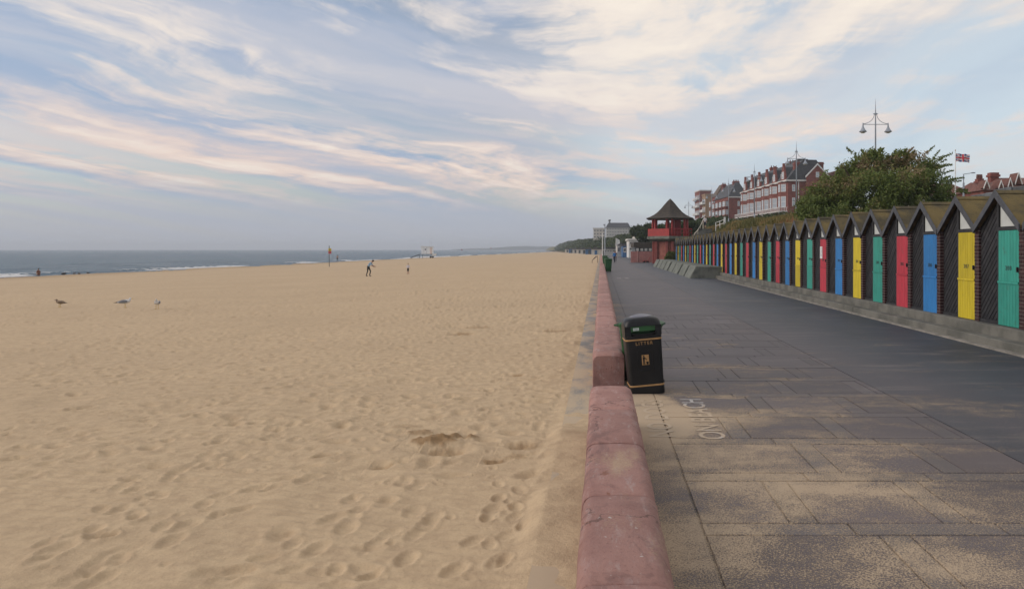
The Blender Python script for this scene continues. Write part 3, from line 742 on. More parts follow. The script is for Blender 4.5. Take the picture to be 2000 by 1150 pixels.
def hut(n):
    k = n % 4 if n <= 19 else (n+1) % 4
    c = SEQ[k]; num = 208-n
    if n == -1: c = 'red'; lab = 'black hut cut off by the right edge, only roof and brick pier showing'
    elif n == 0: lab = 'black boarded beach hut with green door numbered 208, at the right edge'
    elif n == 1: lab = 'black boarded beach hut with yellow door numbered 207, beside green door 208'
    elif n == 7: lab = 'black beach hut with red door carrying a tall white notice, eighth from right'
    elif n == NH-1: lab = 'last black beach hut of the row, next to the red pavilion'
    else: lab = 'black boarded beach hut with %s door, %s from the right edge' % (c, ordw(n+1))
    h = empty('beach_hut', (rnd.uniform(-.012, .012), 14.65+PITCH*n+rnd.uniform(-.008, .008), rnd.uniform(-.018, .012)), rnd.uniform(-.007, .007), lab, 'beach hut', 'row of beach huts along the promenade')
    P = hut_parts; L = lambda nm, me, par=h: link(nm, me, par)
    for nm in ('side_wall', 'door_post', 'sill_board', 'lintel', 'ridge_cap', 'pier_core'): L(nm, P[nm])
    L('front_panel', P['backing'])
    L('roof_slope', P['roof_slope']); L('roof_slope', P['roof_slope_b'])
    for nm in ('bargeboard', 'bargeboard_b'): L('bargeboard', P[nm])
    for nm in ('soffit', 'soffit_b'): L('soffit', P[nm])
    L('gable_window', P['gable_window'])
    if n < 12:
        for b in P['boards']: L('cladding_board', b)
    else: L('cladding', P['cladding'])
    if n < 4:
        for b in P['bricks']: L('brick', b)
    else: prop(L('brick_pier', P['brick_pier']), kind='stuff')
    up, lo, le = DOORM[c]
    u = L('upper_door', up); l_ = L('lower_door', lo); u['label'] = l_['label'] = c+' painted half of a stable door'
    link('door_ledge', le, l_); link('bolt', P['bolt'], u)
    if n != -1 and n < 14:
        t = link('door_number', text_mesh(str(num), .125, M_NUM, .002, 'CENTER', 1.25), u, (HX-.012, (DY0+DY1)/2, 1.57)); t.rotation_euler = (R(90), 0, R(-90))
    if n == 7:
        nb = MB().box(HX-.022, HX-.008, -.28, -.02, 1.62, 2.06).build('notice', M_WHITE, u); nb['label'] = 'tall white notice'
        m = MB()
        for i in range(7): m.box(HX-.024, HX-.021, -.25, -.05-rnd.uniform(0, .06), 1.70+i*.05, 1.715+i*.05)
        m.build('notice_print', pmat('print_grey', (.2, .2, .25), (.3, .3, .34), 30, .8), u)
for n in range(-1, NH): hut(n)

# stepped concrete plinth
pl = MB(); pl.box(8.00, 10.6, 12.0-8, 14.65+PITCH*NH, -.2, FZ); plinth = pl.build('plinth', M_CONC)
prop(plinth, 'grey concrete plinth with a step in front of the beach huts', 'plinth', kind='structure'); bevel(plinth, .02, 2)
ystep = 4.0
while ystep < 46.5:
    L_ = 3.0 if ystep < 43.5 else 2.7
    o = MB().box(7.72, 7.999, 0, L_-.012, -.2, .19).build('step_slab', M_CONC, plinth, loc=(rnd.uniform(-.006, .006), ystep, rnd.uniform(-.006, .006))); bevel(o, .018, 2); ystep += 3.0
MB().box(7.60, 7.715, 4, 46.7, -.2, .035).build('kerb_edge', pmat('kerb', (.27, .25, .22), (.17, .16, .14), 3, .9, .004, 30, world=True), plinth)

# wedge-shaped concrete blocks on the promenade
def block_mesh():
    m = MB(); L = 3.45; x0, x1, hgt = 0.0, 2.35, .82
    m.prism([(x0, 0, -.05), (x0+.45, 0, hgt), (x1, 0, hgt-.04), (x1, 0, -.05)][::-1], [(x0, L, -.05), (x0+.45, L, hgt), (x1, L, hgt-.04), (x1, L, -.05)][::-1])
    return m.mesh('concrete_block', M_CONC2)
BM = block_mesh()
for k in range(8):
    o = link('concrete_block', BM, None, (5.95+rnd.uniform(-.03, .03), 48.3+4.35*k, 0)); o.rotation_euler = (0, 0, rnd.uniform(-.012, .012)); bevel(o, .05, 2)
    prop(o, 'mossy concrete wedge block nearest the camera, in front of the huts' if k == 0 else ('farthest mossy concrete wedge block of the row, by the pink wall' if k == 7 else '%s mossy concrete wedge block from the near end of the row' % ordw(k+1)), 'concrete block', 'concrete blocks in front of the huts')

# ------------------------------------------------------------------ litter bin
M_BIN = pmat('bin_black', (.005, .0055, .007), (.009, .0095, .011), 3, .42, .001, 60, spec=.35)
M_GOLD = pmat('gold_line', (.42, .24, .10), (.32, .19, .08), 12, .5)
M_GBIN = pmat('green_plastic', (.022, .095, .030), (.016, .065, .022), 3, .5, .001, 60)
def litter_bin():
    b = empty('litter_bin', (.0, 0, 0), 0, 'black litter bin with gold lettering leaning beside the pink wall', 'litter bin')
    Wd, Dp = .50, .46
    body = MB(); prof = [(.0, .94), (.03, .955), (.10, .955), (.108, .93), (.13, .93), (.70, .985), (.735, .99)]
    body.loft([rrect(Wd*s, Dp*s, .06, z, 4) for z, s in prof]); o = body.build('body', M_BIN, b, True); mark_sharp(o.data, 35)
    for z, s in ((.119, .945), (.742, 1.0)):
        m = MB(); m.loft([rrect(Wd*s, Dp*s, .06, z-.011, 4), rrect(Wd*s+.006, Dp*s+.006, .06, z-.008, 4), rrect(Wd*s+.006, Dp*s+.006, .06, z+.008, 4), rrect(Wd*s, Dp*s, .06, z+.011, 4)]); m.build('gold_band', M_GOLD, b)
    # hood with a letter-box opening in front and behind
    hood = MB(); z0, z1, z2 = .753, .80, .925
    rings = [(z2, 1.0, .06), (.965, .985, .08), (1.0, .94, .10), (1.025, .84, .12), (1.035, .72, .12)]
    hood.loft([rrect(Wd*s, Dp*s, r, z, 4) for z, s, r in rings])
    hood.loft([rrect(Wd, Dp, .06, z0, 4), rrect(Wd, Dp, .06, z1, 4)])
    for sx in (-1, 1): hood.box(sx*Wd/2*1.0-(.085 if sx > 0 else 0), sx*Wd/2*1.0+(.085 if sx < 0 else 0), -Dp/2+.01, Dp/2-.01, z1-.005, z2+.005)
    o = hood.build('hood', M_BIN, b, True); mark_sharp(o.data, 35)
    MB().box(-Wd/2+.07, Wd/2-.07, -.10, .10, z1-.02, z2+.02).build('inner_liner', M_GBIN, b)
    lip = MB(); lip.tube([(-.155, -Dp/2-.004, .825), (-.08, -Dp/2-.012, .812), (.08, -Dp/2-.012, .812), (.155, -Dp/2-.004, .825)], .010, 6); lip.build('aperture_lip', M_BIN, b)
    fl = MB(); fl.box(-.165, .165, -Dp/2+.012, -Dp/2+.03, .855, .925); fl.build('flap', M_GBIN, b)
    st = MB().box(-.135, -.055, -Dp/2+.004, -Dp/2+.011, .868, .905).build('sticker', pmat('sticker_pale', (.45, .52, .50), (.40, .46, .45), 8, .6), b); 
    t = link('sticker_print', text_mesh('123', .03, M_NUM, .0005), st, (-.095, -Dp/2+.002, .886)); t.rotation_euler = (R(90), 0, 0)
    lid = MB(); lid.lathe([(.005, 1.075), (.06, 1.068), (.13, 1.052), (.155, 1.043), (.155, 1.034), (.12, 1.030)], (0, 0, 0), 20); o = lid.build('stub_plate', pmat('dull_metal', (.22, .22, .25), (.16, .16, .19), 9, .45, metal=.5), b, True); mark_sharp(o.data, 35)
    t = link('lettering', text_mesh('LITTER', .062, M_GOLD, .001, 'CENTER', 1.3), b, (0, -Dp/2*.985-.004, .690)); t.rotation_euler = (R(90-1.2), 0, 0)
    fr = MB()
    for x0, x1, z0_, z1_ in ((-.14, .14, .648, .652), (-.105, .105, .585, .589), (-.105, .105, .33, .334), (-.105, -.101, .334, .585), (.101, .105, .334, .585)): fr.box(x0, x1, -Dp/2*.975-.003, -Dp/2*.96+.004, z0_, z1_)
    fr.build('panel_moulding', M_BIN, b)
    pt = MB().box(-.048, .048, -Dp/2*.965-.008, -Dp/2*.965+.004, .40, .535).build('pictogram_plate', M_GOLD, b)
    pic = MB(); yb = -Dp/2*.965-.0105; D2 = yb+.003
    def pp(pts): pic.prism([(x, yb, z) for x, z in pts], [(x, D2, z) for x, z in pts])
    pp([(-.030, .512), (-.012, .512), (-.012, .528), (-.030, .528)]); pp([(-.034, .46), (-.012, .46), (-.008, .508), (-.036, .508)]); pp([(-.034, .405), (-.024, .405), (-.022, .46), (-.034, .46)]); pp([(-.018, .405), (-.008, .405), (-.012, .46), (-.021, .46)])
    pp([(-.012, .49), (.018, .462), (.022, .470), (-.010, .508)]); pp([(.012, .405), (.036, .405), (.042, .445), (.006, .445)])
    pic.build('pictogram', M_BIN, pt)
    for z in (.10, .36, .66): MB().box(Wd/2*.96-.004, Wd/2*.96+.022, -.02, .02, z, z+.05).build('hinge', M_BIN, b)
    return b
lb = litter_bin(); lb.location = ((1262-1174)*9.9/F, 9.9, -.01); lb.rotation_euler = (R(-1.0), R(-4.6), R(4))

def wheelie(x, y, rz, s, label, tilt=0):
    b = empty('wheeled_bin', (x, y, 0), rz, label, 'wheeled bin', None)
    m = MB(); m.loft([rrect(.42, .50, .05, .03), rrect(.44, .53, .05, .10), rrect(.56, .66, .05, .96), rrect(.585, .69, .05, .965), rrect(.585, .69, .05, 1.0)]); mark_sharp(m.build('body', M_GBIN, b, True).data, 35)
    m = MB(); m.loft([rrect(.62, .74, .06, 1.002, 4, 0, -.02), rrect(.62, .74, .06, 1.03, 4, 0, -.02), rrect(.54, .64, .08, 1.065, 4, 0, -.02)]); mark_sharp(m.build('lid', M_GBIN, b, True).data, 35)
    m = MB(); m.tube([(-.22, .36, .99), (-.22, .44, 1.0), (.22, .44, 1.0), (.22, .36, .99)], .018, 6); m.build('handle', M_GBIN, b)
    for sx in (-1, 1):
        w = MB(); w.tube([(sx*.20, .26, .10), (sx*.25, .26, .10)], .10, 14); w.build('wheel', M_STEEL, b)
    b.scale = (s, s, s); return b
wheelie(.60, 10.75, R(70), .82, 'green wheeled bin half hidden behind the black litter bin')
wheelie(.62, 62.6, R(6), 1.08, 'green wheeled bin standing alone against the far wall')
wheelie(.50, 76, R(-8), 1.05, 'green wheeled bin second along the far wall')
wheelie(.48, 90, R(5), 1.1, 'green wheeled bin farthest along the wall')

# ------------------------------------------------------------------ tamarisk tree behind the huts
def tamarisk():
    rs = np.random.RandomState(11); cx, cy = 13.9, 36.5; zb = tz(cx, cy)
    t = empty('tamarisk_tree', (cx, cy, zb), 0, 'big bushy dark green tamarisk with feathery top behind the hut roofs', 'tree')
    tr = MB(); limbs = []
    for k in range(7):
        a = 2*math.pi*k/7+.3; e = (2.6*math.cos(a), 1.6*math.sin(a), 2.6+.9*math.sin(k*2.1)); limbs.append(e)
        tr.tube([(0, 0, -.4), (.2*math.cos(a), .2*math.sin(a), .5), (e[0]*.5, e[1]*.5, e[2]*.62), e], [.20, .15, .09, .03], 7)
    tr.build('trunk', M_BARK, t)
    S = 36.5/F
    def P(x, y, dy, rx, ry): return ((x-1174)*S-cx, dy, H+(487-y)*S-zb, rx*S, rx*S*.8, ry*S)
    outline = [(1600, 405, .3, 42, 42), (1585, 415, -.6, 40, 30), (1640, 372, 0, 48, 40), (1672, 345, .2, 38, 34), (1700, 325, 0, 34, 34), (1690, 380, -1.2, 55, 45), (1740, 335, .3, 38, 36), (1735, 385, -1.3, 60, 50), (1785, 330, .1, 36, 34), (1780, 375, -.9, 52, 46),
               (1812, 350, .2, 38, 36), (1822, 390, -.4, 40, 40), (1845, 392, .4, 26, 34), (1640, 420, -1, 60, 35), (1800, 415, -.8, 50, 34), (1705, 308, .2, 20, 16), (1765, 312, 0, 24, 20), (1578, 405, 0, 24, 26), (1625, 345, .2, 22, 18), (1650, 352, .3, 26, 22)]
    blobs = [P(*o) for o in outline]
    pts, k, r = blob_points(rs, blobs, 105000, .42)
    pts = pts[pts[:, 2] > -.5]
    lump = fbm(pts[:, 0]*1.3+40, pts[:, 2]*1.3+pts[:, 1]*.9+40, 4); keep = lump+rs.rand(len(pts))*.18 > .53
    pts = pts[keep]; lump = lump[keep]
    # feathery plumes breaking the outline
    pl = []
    for (x, y, ux, uy, n, L) in ((1705, 300, -.35, 1, 5, 26), (1820, 325, .8, .7, 9, 40), (1800, 318, .5, 1, 7, 38), (1770, 300, .2, 1, 5, 22), (1742, 305, .05, 1, 4, 18), (1840, 345, 1, .35, 6, 30), (1690, 300, -.6, .8, 5, 24), (1632, 340, -.8, .5, 4, 22), (1850, 372, 1, .1, 5, 22), (1600, 372, -.8, .6, 5, 22), (1570, 395, -1, .3, 5, 18), (1660, 325, -.5, .8, 5, 18), (1725, 300, .2, 1, 5, 14), (1850, 400, 1, -.1, 5, 16)):
        for q in range(n):
            d = np.array([ux+rs.normal()*.25, rs.normal()*.3, uy+rs.normal()*.22]); d /= np.linalg.norm(d); p0 = np.array([(x-1174+rs.normal()*9)*S-cx, rs.normal()*.5, H+(487-y+rs.normal()*7-6)*S-zb]); ln = L*S*rs.uniform(.6, 1.15)
            s_ = rs.rand(70)[:, None]; bend = np.array([.25*ln, 0, -.10*ln]); pl.append(p0+d*ln*s_+bend*s_**2+rs.normal(size=(70, 3))*.055*(1.05-s_))
    pl = np.vstack(pl)
    allp = np.vstack([pts, pl])
    hz = (allp[:, 2]-.5)/4.0
    pink = fbm(allp[:, 0]*1.0+7, allp[:, 2]*1.2+3, 3)
    tint = np.clip(.20+1.05*(np.concatenate([lump, np.full(len(pl), .55)])-.30)+rs.normal(size=len(allp))*.10+.12*hz+np.where(pink > .58, .34*hz, 0), 0, 1)
    v, q = leaf_quads(rs, allp, .125, .42, .45)
    link('crown', fast_mesh('crown', v, q, M_LEAF, {'tint': np.repeat(tint, 4)}), t)
tamarisk()

# dry grass on the bank
def dry_grass():
    rs = np.random.RandomState(5); n = 42000
    Y = rs.uniform(40, 128, n); X = foot(Y)+rs.uniform(.3, 9.5, n); Z = terrain_z(X, Y)
    h = .45*(.5+rs.rand(n))*(.6+.8*fbm(X*.5, Y*.3, 3)); a = rs.rand(n)*6.28; w = .05+.05*rs.rand(n)
    lean = rs.normal(size=(n, 2))*.22+np.array([.08, .05])
    b1 = np.stack([X-np.cos(a)*w, Y-np.sin(a)*w, Z-.05], 1); b2 = np.stack([X+np.cos(a)*w, Y+np.sin(a)*w, Z-.05], 1); tp = np.stack([X+lean[:, 0]*h, Y+lean[:, 1]*h, Z+h], 1)
    v = np.stack([b1, b2, tp], 1).reshape(-1, 3); tint = np.clip(.15+.9*fbm(X*.16+4, Y*.09, 3)+rs.normal(size=n)*.14+.35*sst(fbm(X*.22, Y*.12+30, 3), .52, .66)-.45*sst(fbm(X*.3+9, Y*.15, 3), .52, .68), 0, 1)
    prop(link('dry_grass', fast_mesh('dry_grass', v, np.arange(3*n).reshape(n, 3), M_DRY, {'tint': np.repeat(tint, 3)})), 'tan and green dry grass covering the bank behind the huts', 'grass', kind='stuff')
dry_grass()

# ------------------------------------------------------------------ lamp posts on the cliff top
M_LAMP = pmat('lamp_grey', (.30, .33, .38), (.25, .28, .32), 3, .5)
M_LAMPG = pmat('lamp_glass', (.55, .56, .56), (.5, .5, .5), 4, .2)
def lamp_post():
    r = empty('street_lamp'); 
    m = MB(); m.tube([(0, 0, -.6), (0, 0, 1.2)], [.11, .10], 10); m.tube([(0, 0, 1.2), (0, 0, 5.5), (0, 0, 7.3), (0, 0, 8.5)], [.075, .06, .045, .006], 10); m.build('post', M_LAMP, r, True)
    m = MB()
    m.tube([(-1.02, 0, 6.45), (1.02, 0, 6.45)], .025, 6)
    for s in (-1, 1):
        pts = [(s*(.10+.92*(1-math.cos(R(90*k/8)))), 0, 6.50+.78*(1-math.sin(R(90*k/8)))) for k in range(9)]; m.tube(pts, .022, 6)
    m.tube([(0, 0, 7.24), (0, 0, 7.34)], .11, 8); m.tube([(-.18, 0, 7.29), (.18, 0, 7.29)], .03, 6); m.build('cross_arm', M_LAMP, r)
    for s in (-1, 1):
        h = MB(); h.lathe([(.03, 6.58), (.045, 6.42), (.06, 6.30), (.10, 6.18), (.17, 6.04), (.27, 5.92), (.30, 5.86), (.27, 5.86)], (s*1.0, 0, 0), 14); o = h.build('lamp_shade', M_LAMP, r, True)
        g = MB(); g.lathe([(.23, 5.87), (.20, 5.80), (.10, 5.75), (.01, 5.74)], (s*1.0, 0, 0), 12); g.build('lamp_bowl', M_LAMPG, o, True)
    return r
LP = lamp_post()
LAMPS = [(1710, 193, 57), (1555.5, 275, 81), (1473.5, 319, 104), (1423, 346, 127), (1390, 363, 150), (1366, 373, 174), (1345, 387, 197)]
for i, (x, y, Y) in enumerate(LAMPS):
    o = LP if i == 0 else copy_tree(LP); p = pxY(x, y, Y); o.location = (p[0], p[1], p[2]-8.5)
    prop(o, ['tall grey twin-arm street lamp rising above the tamarisk, nearest one', 'grey twin-arm street lamp in front of the near end of the brick terrace', 'grey twin-arm street lamp in front of the middle of the brick terrace', 'grey twin-arm street lamp before the second brick house', 'grey twin-arm street lamp in front of the beige flats', 'grey twin-arm street lamp before the farthest red flats', 'small far twin-arm street lamp against the sky beside the flats'][i], 'street lamp', 'twin-arm lamps on the cliff top')

# ------------------------------------------------------------------ brick terrace and other buildings
M_RBRICK = pmat('red_brick', (.225, .078, .062), (.16, .056, .047), 1.5, .85, .01, 14, 6)
M_SLATE = pmat('slate', (.075, .078, .086), (.05, .052, .058), 2, .7, .01, 10)
M_TILE = pmat('brown_tile', (.13, .095, .07), (.09, .07, .055), 2, .8, .01, 10)
M_RTILE = pmat('red_tile', (.17, .075, .058), (.12, .055, .045), 2, .8, .01, 10)
M_GLASS = pmat('window_glass', (.42, .47, .52), (.34, .39, .44), .6, .12, spec=.6)
M_STONE = pmat('cream_trim', (.62, .60, .57), (.52, .50, .48), 3, .7)
M_BEIGE = pmat('beige_brick', (.33, .22, .14), (.26, .175, .11), 2, .85, .005, 14)
M_CREAM = pmat('cream_render', (.58, .55, .50), (.50, .47, .43), 1.5, .8)
M_DGLASS = pmat('dark_glass', (.05, .06, .07), (.08, .09, .1), 1, .1, spec=.6)
def win(par, x0, x1, y0, y1, z0, z1, axis, off, mid=True):
    """window on plane x=off ('x') or y=off ('y'), facing the negative side"""
    f = MB(); t = .09
    def bx(m, a0, a1, c0, c1, d0, d1):
        if axis == 'x': m.box(off+d0, off+d1, a0, a1, c0, c1)
        else: m.box(a0, a1, off+d0, off+d1, c0, c1)
    a0, a1 = (y0, y1) if axis == 'x' else (x0, x1)
    bx(f, a0, a1, z0, z0+t, -.10, .03); bx(f, a0, a1, z1-t, z1, -.08, .03); bx(f, a0, a0+t, z0+t, z1-t, -.08, .03); bx(f, a1-t, a1, z0+t, z1-t, -.08, .03)
    if mid: bx(f, a0+t, a1-t, (z0+z1)/2-.04, (z0+z1)/2+.04, -.06, .03)
    w = f.build('window', M_WHITE, par)
    g = MB(); bx(g, a0+t, a1-t, z0+t, z1-t, -.03, -.005); g.build('pane', M_GLASS, w); return w
def chimney(par, x0, x1, y0, y1, z0, z1, pots=3, mat=None):
    c = MB().box(x0, x1, y0, y1, z0, z1-.5).box(x0-.12, x1+.12, y0-.12, y1+.12, z1-.5, z1-.25).box(x0-.02, x1+.02, y0-.02, y1+.02, z1-.25, z1).build('chimney', mat or M_RBRICK, par)
    for k in range(pots):
        p = MB(); xx = x0+(x1-x0)*(k+.5)/pots; p.lathe([(.13, z1), (.16, z1+.1), (.12, z1+.5)], (xx, (y0+y1)/2, 0), 8); p.build('chimney_pot', M_RTILE, c)
def terrace():
    th = math.atan(123/1400); z0 = 7.0
    b = empty('brick_terrace', ((1538.7-1174)*170/F, 170, z0), th, 'long red brick terrace with white bay windows and gables on the cliff top', 'building')
    E = 11.35; L = 38.5; Dp = 10.5; RZ = 16.2          # eaves, length, depth, ridge (local)
    MB().box(0, Dp, 0, L, -2, E).build('wall', M_RBRICK, b)
    rf = MB(); rf.prism([(-.35, -.25, E), (Dp/2-1.6, -.25, RZ), (Dp/2+1.6, -.25, RZ), (Dp+.35, -.25, E)], [(-.35, L+.2, E), (Dp/2-1.6, L+.2, RZ), (Dp/2+1.6, L+.2, RZ), (Dp+.35, L+.2, E)]); roof = rf.build('roof', M_SLATE, b)
    MB().box(-.55, .1, -.4, L+.2, E-.28, E+.12).build('cornice', M_STONE, b); MB().box(.1, Dp, -.4, -.002, E-.28, E+.10).build('cornice', M_STONE, b)
    n = 6; P = L/n
    for k in range(n):
        y0 = k*P; c = y0+P*.42
        w0 = 1.9; d = 1.15
        plan = [(-.0, c-w0), (-d, c-w0+d), (-d, c+w0-d), (0, c+w0)]
        bay = MB(); bay.prism([(x, y, -2) for x, y in plan], [(x, y, E-.3) for x, y in plan]); by = bay.build('bay', M_RBRICK, b)
        for (za, zb) in ((1.6, 3.6), (5.0, 7.6), (8.7, 10.5)):
            win(b, 0, 0, c-w0+d+.12, c+w0-d-.12, za, zb, 'x', -d)
            # near cheek of the bay, turned 45 degrees
            e = empty('bay_window', (-d/2, c-w0+d/2, 0), R(-45)); e.parent = b
            m = MB(); hw = .62
            m.box(-hw, hw, -.10, .02, za, za+.1).box(-hw, hw, -.08, .02, zb-.1, zb).box(-hw, -hw+.09, -.08, .02, za+.1, zb-.1).box(hw-.09, hw, -.08, .02, za+.1, zb-.1).box(-hw+.09, hw-.09, -.06, .02, (za+zb)/2-.04, (za+zb)/2+.04)
            o = m.build('frame', M_WHITE, e); MB().box(-hw+.09, hw-.09, -.03, -.005, za+.1, zb-.1).build('pane', M_GLASS, e)
        for (za, zb) in ((1.6, 3.5), (5.0, 7.4), (8.7, 10.4)): win(b, 0, 0, y0+P*.80, y0+P*.80+.95, za, zb, 'x', 0)
        MB().box(-d-.12, .0, c-w0+.5, c+w0-.5, E-.32, E-.12).build('bay_cornice', M_STONE, b)
        # gable over the bay
        gh = 3.7
        g = MB(); g.prism([(-.25, c-1.7, E+.1), (-.25, c+1.7, E+.1), (-.25, c+.35, E+gh), (-.25, c-.35, E+gh)][::-1], [(.2, c-1.7, E+.1), (.2, c+1.7, E+.1), (.2, c+.35, E+gh), (.2, c-.35, E+gh)][::-1]); gb = g.build('gable', M_RBRICK, b)
        gr = MB(); gr.prism([(.2, c-1.6, E+.1), (.2, c, E+gh-.3), (.2, c+1.6, E+.1)], [(3.6, c-1.6, E+.1), (3.6, c, E+gh-.3), (3.6, c+1.6, E+.1)]); gr.build('gable_roof', M_SLATE, b)
        MB().box(-.3, .25, c-.3, c+.3, E+gh, E+gh+.55).build('finial', M_RBRICK, b)
        win(b, 0, 0, c-.7, c+.7, E+.5, E+2.2, 'x', -.25)
        # dormer between the gables
        dn = MB().box(.5, 2.8, y0+P*.80-.1, y0+P*.80+1.2, E+.3, E+2.2).build('dormer', M_SLATE, b); win(b, 0, 0, y0+P*.80, y0+P*.80+1.1, E+.5, E+2.0, 'x', .5)
        # balcony
        bl = MB().box(-d-1.0, .0, y0+.06, y0+P-.06, 3.85, 4.05).build('balcony', M_STONE, b)
        ra = MB(); ra.box(-d-1.0, -d-.93, y0+.06, y0+P-.06, 4.85, 4.95)
        for q in range(13): ra.box(-d-.99, -d-.95, y0+.1+q*(P-.3)/12, y0+.22+q*(P-.3)/12, 4.05, 4.85)
        if k == 0:
            ra.box(-d-.93, 0, y0+.06, y0+.12, 4.85, 4.95)
            for q in range(5): ra.box(-d-.9+q*.42, -d-.78+q*.42, y0+.06, y0+.1, 4.05, 4.85)
        ra.build('railing', M_WHITE, b)
        for yy in (y0+.1,): MB().box(-d-.98, -d-.82, yy, yy+.16, 0, 3.85).build('balcony_post', M_WHITE, b)
    for za, zb in ((8.7, 10.3), (5.2, 7.2), (1.8, 3.6)): win(b, 1.05, 1.75, 0, 0, za, zb, 'y', 0)
    MB().box(2.5, 2.7, -.14, -.02, -1, E-.3).build('drainpipe', M_STONE, b)
    chimney(b, 1.7, 3.2, .1, 1.3, E-1, 15.6, 3); chimney(b, 7.3, 9.0, .6, 1.9, E, 15.8, 0)
    for k in (2, 4): chimney(b, 4.2, 6.2, k*P-.5, k*P+.5, E+2, 17.3, 3)
    MB().box(4.0, 6.5, 4, 9, 15.2, 16.9).build('roof_box', M_SLATE, b)
    # rear wing gable towards the camera
    wg = MB(); wg.prism([(4.4, -.9, -2), (4.4, -.9, E+1.0), (6.9, -.9, E+3.6), (9.4, -.9, E+1.0), (9.4, -.9, -2)], [(4.4, 3, -2), (4.4, 3, E+1.0), (6.9, 3, E+3.6), (9.4, 3, E+1.0), (9.4, 3, -2)]); wg.build('rear_wing', M_RBRICK, b)
    bb = MB()
    for s in (-1, 1): bb.prism([(6.9, -1.05, E+3.95), (6.9, -1.05, E+3.55), (6.9+s*2.9, -1.05, E+.55), (6.9+s*2.9, -1.05, E+.95)], [(6.9, -.85, E+3.95), (6.9, -.85, E+3.55), (6.9+s*2.9, -.85, E+.55), (6.9+s*2.9, -.85, E+.95)])
    bb.build('bargeboard', M_WHITE, b); win(b, 6.5, 7.3, 0, 0, E+.6, E+1.9, 'y', -.9)
    MB().box(9.4, 15, 0, 8, -2, E+1.2).build('back_extension', M_RBRICK, b); MB().prism([(9.3, -.2, E+1.2), (12, -.2, E+2.4), (15.2, -.2, E+1.2)], [(9.3, 8.2, E+1.2), (12, 8.2, E+2.4), (15.2, 8.2, E+1.2)]).build('back_roof', M_RTILE, b)
terrace()
def block_house(name, label, px0, px1, pfar, ytop, Y, Lz, mat, roofmat, ridge, base=6.0, rows=4, trim=True, cols_side=2, balconies=False, cols_front=4):
    """a building whose end wall faces the camera (px0..px1) and whose sea front runs away (to pixel pfar)"""
    th = math.atan(123/1400); k = Y/F; W = (px1-px0)*k
    x0 = (px0-1174)*k; zt = H+(487-ytop)*k
    # length of the front: solve (x0 - .088 t)/(Y + t) = (pfar-1174)/F
    r = (pfar-1174)/F; t = (x0-r*Y)/(r+.088); L = max(6, t)
    b = empty(name, (x0, Y, base), th, label, 'building'); E = zt-base
    MB().box(0, W, 0, L, -3, E).build('wall', mat, b)
    if ridge:
        m = MB(); m.prism([(-.3, -.2, E), (W*.42, 1.2, E+ridge), (W*.58, 1.2, E+ridge), (W+.3, -.2, E)], [(-.3, L+.2, E), (W*.42, L-1.2, E+ridge), (W*.58, L-1.2, E+ridge), (W+.3, L+.2, E)]); m.build('roof', roofmat, b)
        if trim: MB().box(-.35, W+.35, -.3, .0-.003, E-.35, E).build('cornice', M_STONE, b)
    else:
        MB().box(-.2, W+.2, -.2, L+.2, E, E+.5).build('parapet', roofmat, b)
    sh = (E-1.5)/rows
    for j in range(rows):
        za = 1.2+j*sh; zb = za+sh*.58
        for i in range(cols_side):
            c = W*(i+.5)/cols_side; 
            if cols_side: win(b, c-.35, c+.35, 0, 0, za, zb, 'y', 0)
        for i in range(cols_front):
            c = L*(i+.5)/cols_front; bw = min(1.7, L/cols_front*.36)
            if balconies:
                s = MB().box(-1.3, 0, c-bw, c+bw, za-.25, za-.1).build('balcony', M_STONE, b); MB().box(-1.3, -1.25, c-bw, c+bw, za-.1, za+.8).box(-1.25, 0, c-bw, c-bw+.05, za-.1, za+.8).build('railing', M_WHITE, s)
                win(b, 0, 0, c-bw*.8, c+bw*.8, za, zb, 'x', 0)
            else:
                m = MB().box(-1.1, 0, c-bw, c+bw, za-.4, zb+.35); m.build('bay', mat if j else M_STONE, b)
                win(b, 0, 0, c-bw*.8, c+bw*.8, za, zb, 'x', -1.1); win(b, -.98, -.12, 0, 0, za, zb, 'y', c-bw)
    return b, W, L, E
b2, W2, L2, E2 = block_house('brick_house', 'dark red brick house with slate roof and white bays beyond the terrace', 1424, 1462, 1396, 384, 228, 0, M_RBRICK, M_SLATE, 4.6, 6.5, 4, True, 1, False, 4)
chimney(b2, 2.2, 4.2, 3, 4.2, E2, E2+5.2, 4); chimney(b2, 1.5, 2.8, 14, 15.2, E2, E2+5.2, 3)
block_house('brown_roofed_house', 'house with brown tiled roof behind the dark red brick house', 1399, 1432, 1390, 384, 262, 0, M_RBRICK, M_TILE, 4.6, 6.5, 4, False, 0, False, 2)
block_house('beige_flats', 'beige brick block of flats with white balconies, left of the red house', 1378, 1402, 1374, 381, 290, 0, M_BEIGE, M_BEIGE, 0, 6.5, 5, False, 0, True, 2)
block_house('red_flats', 'farthest red brick flats at the left end of the cliff-top buildings', 1367, 1389, 1357, 373, 345, 0, M_RBRICK, M_STONE, 0, 6.5, 6, False, 0, True, 4)

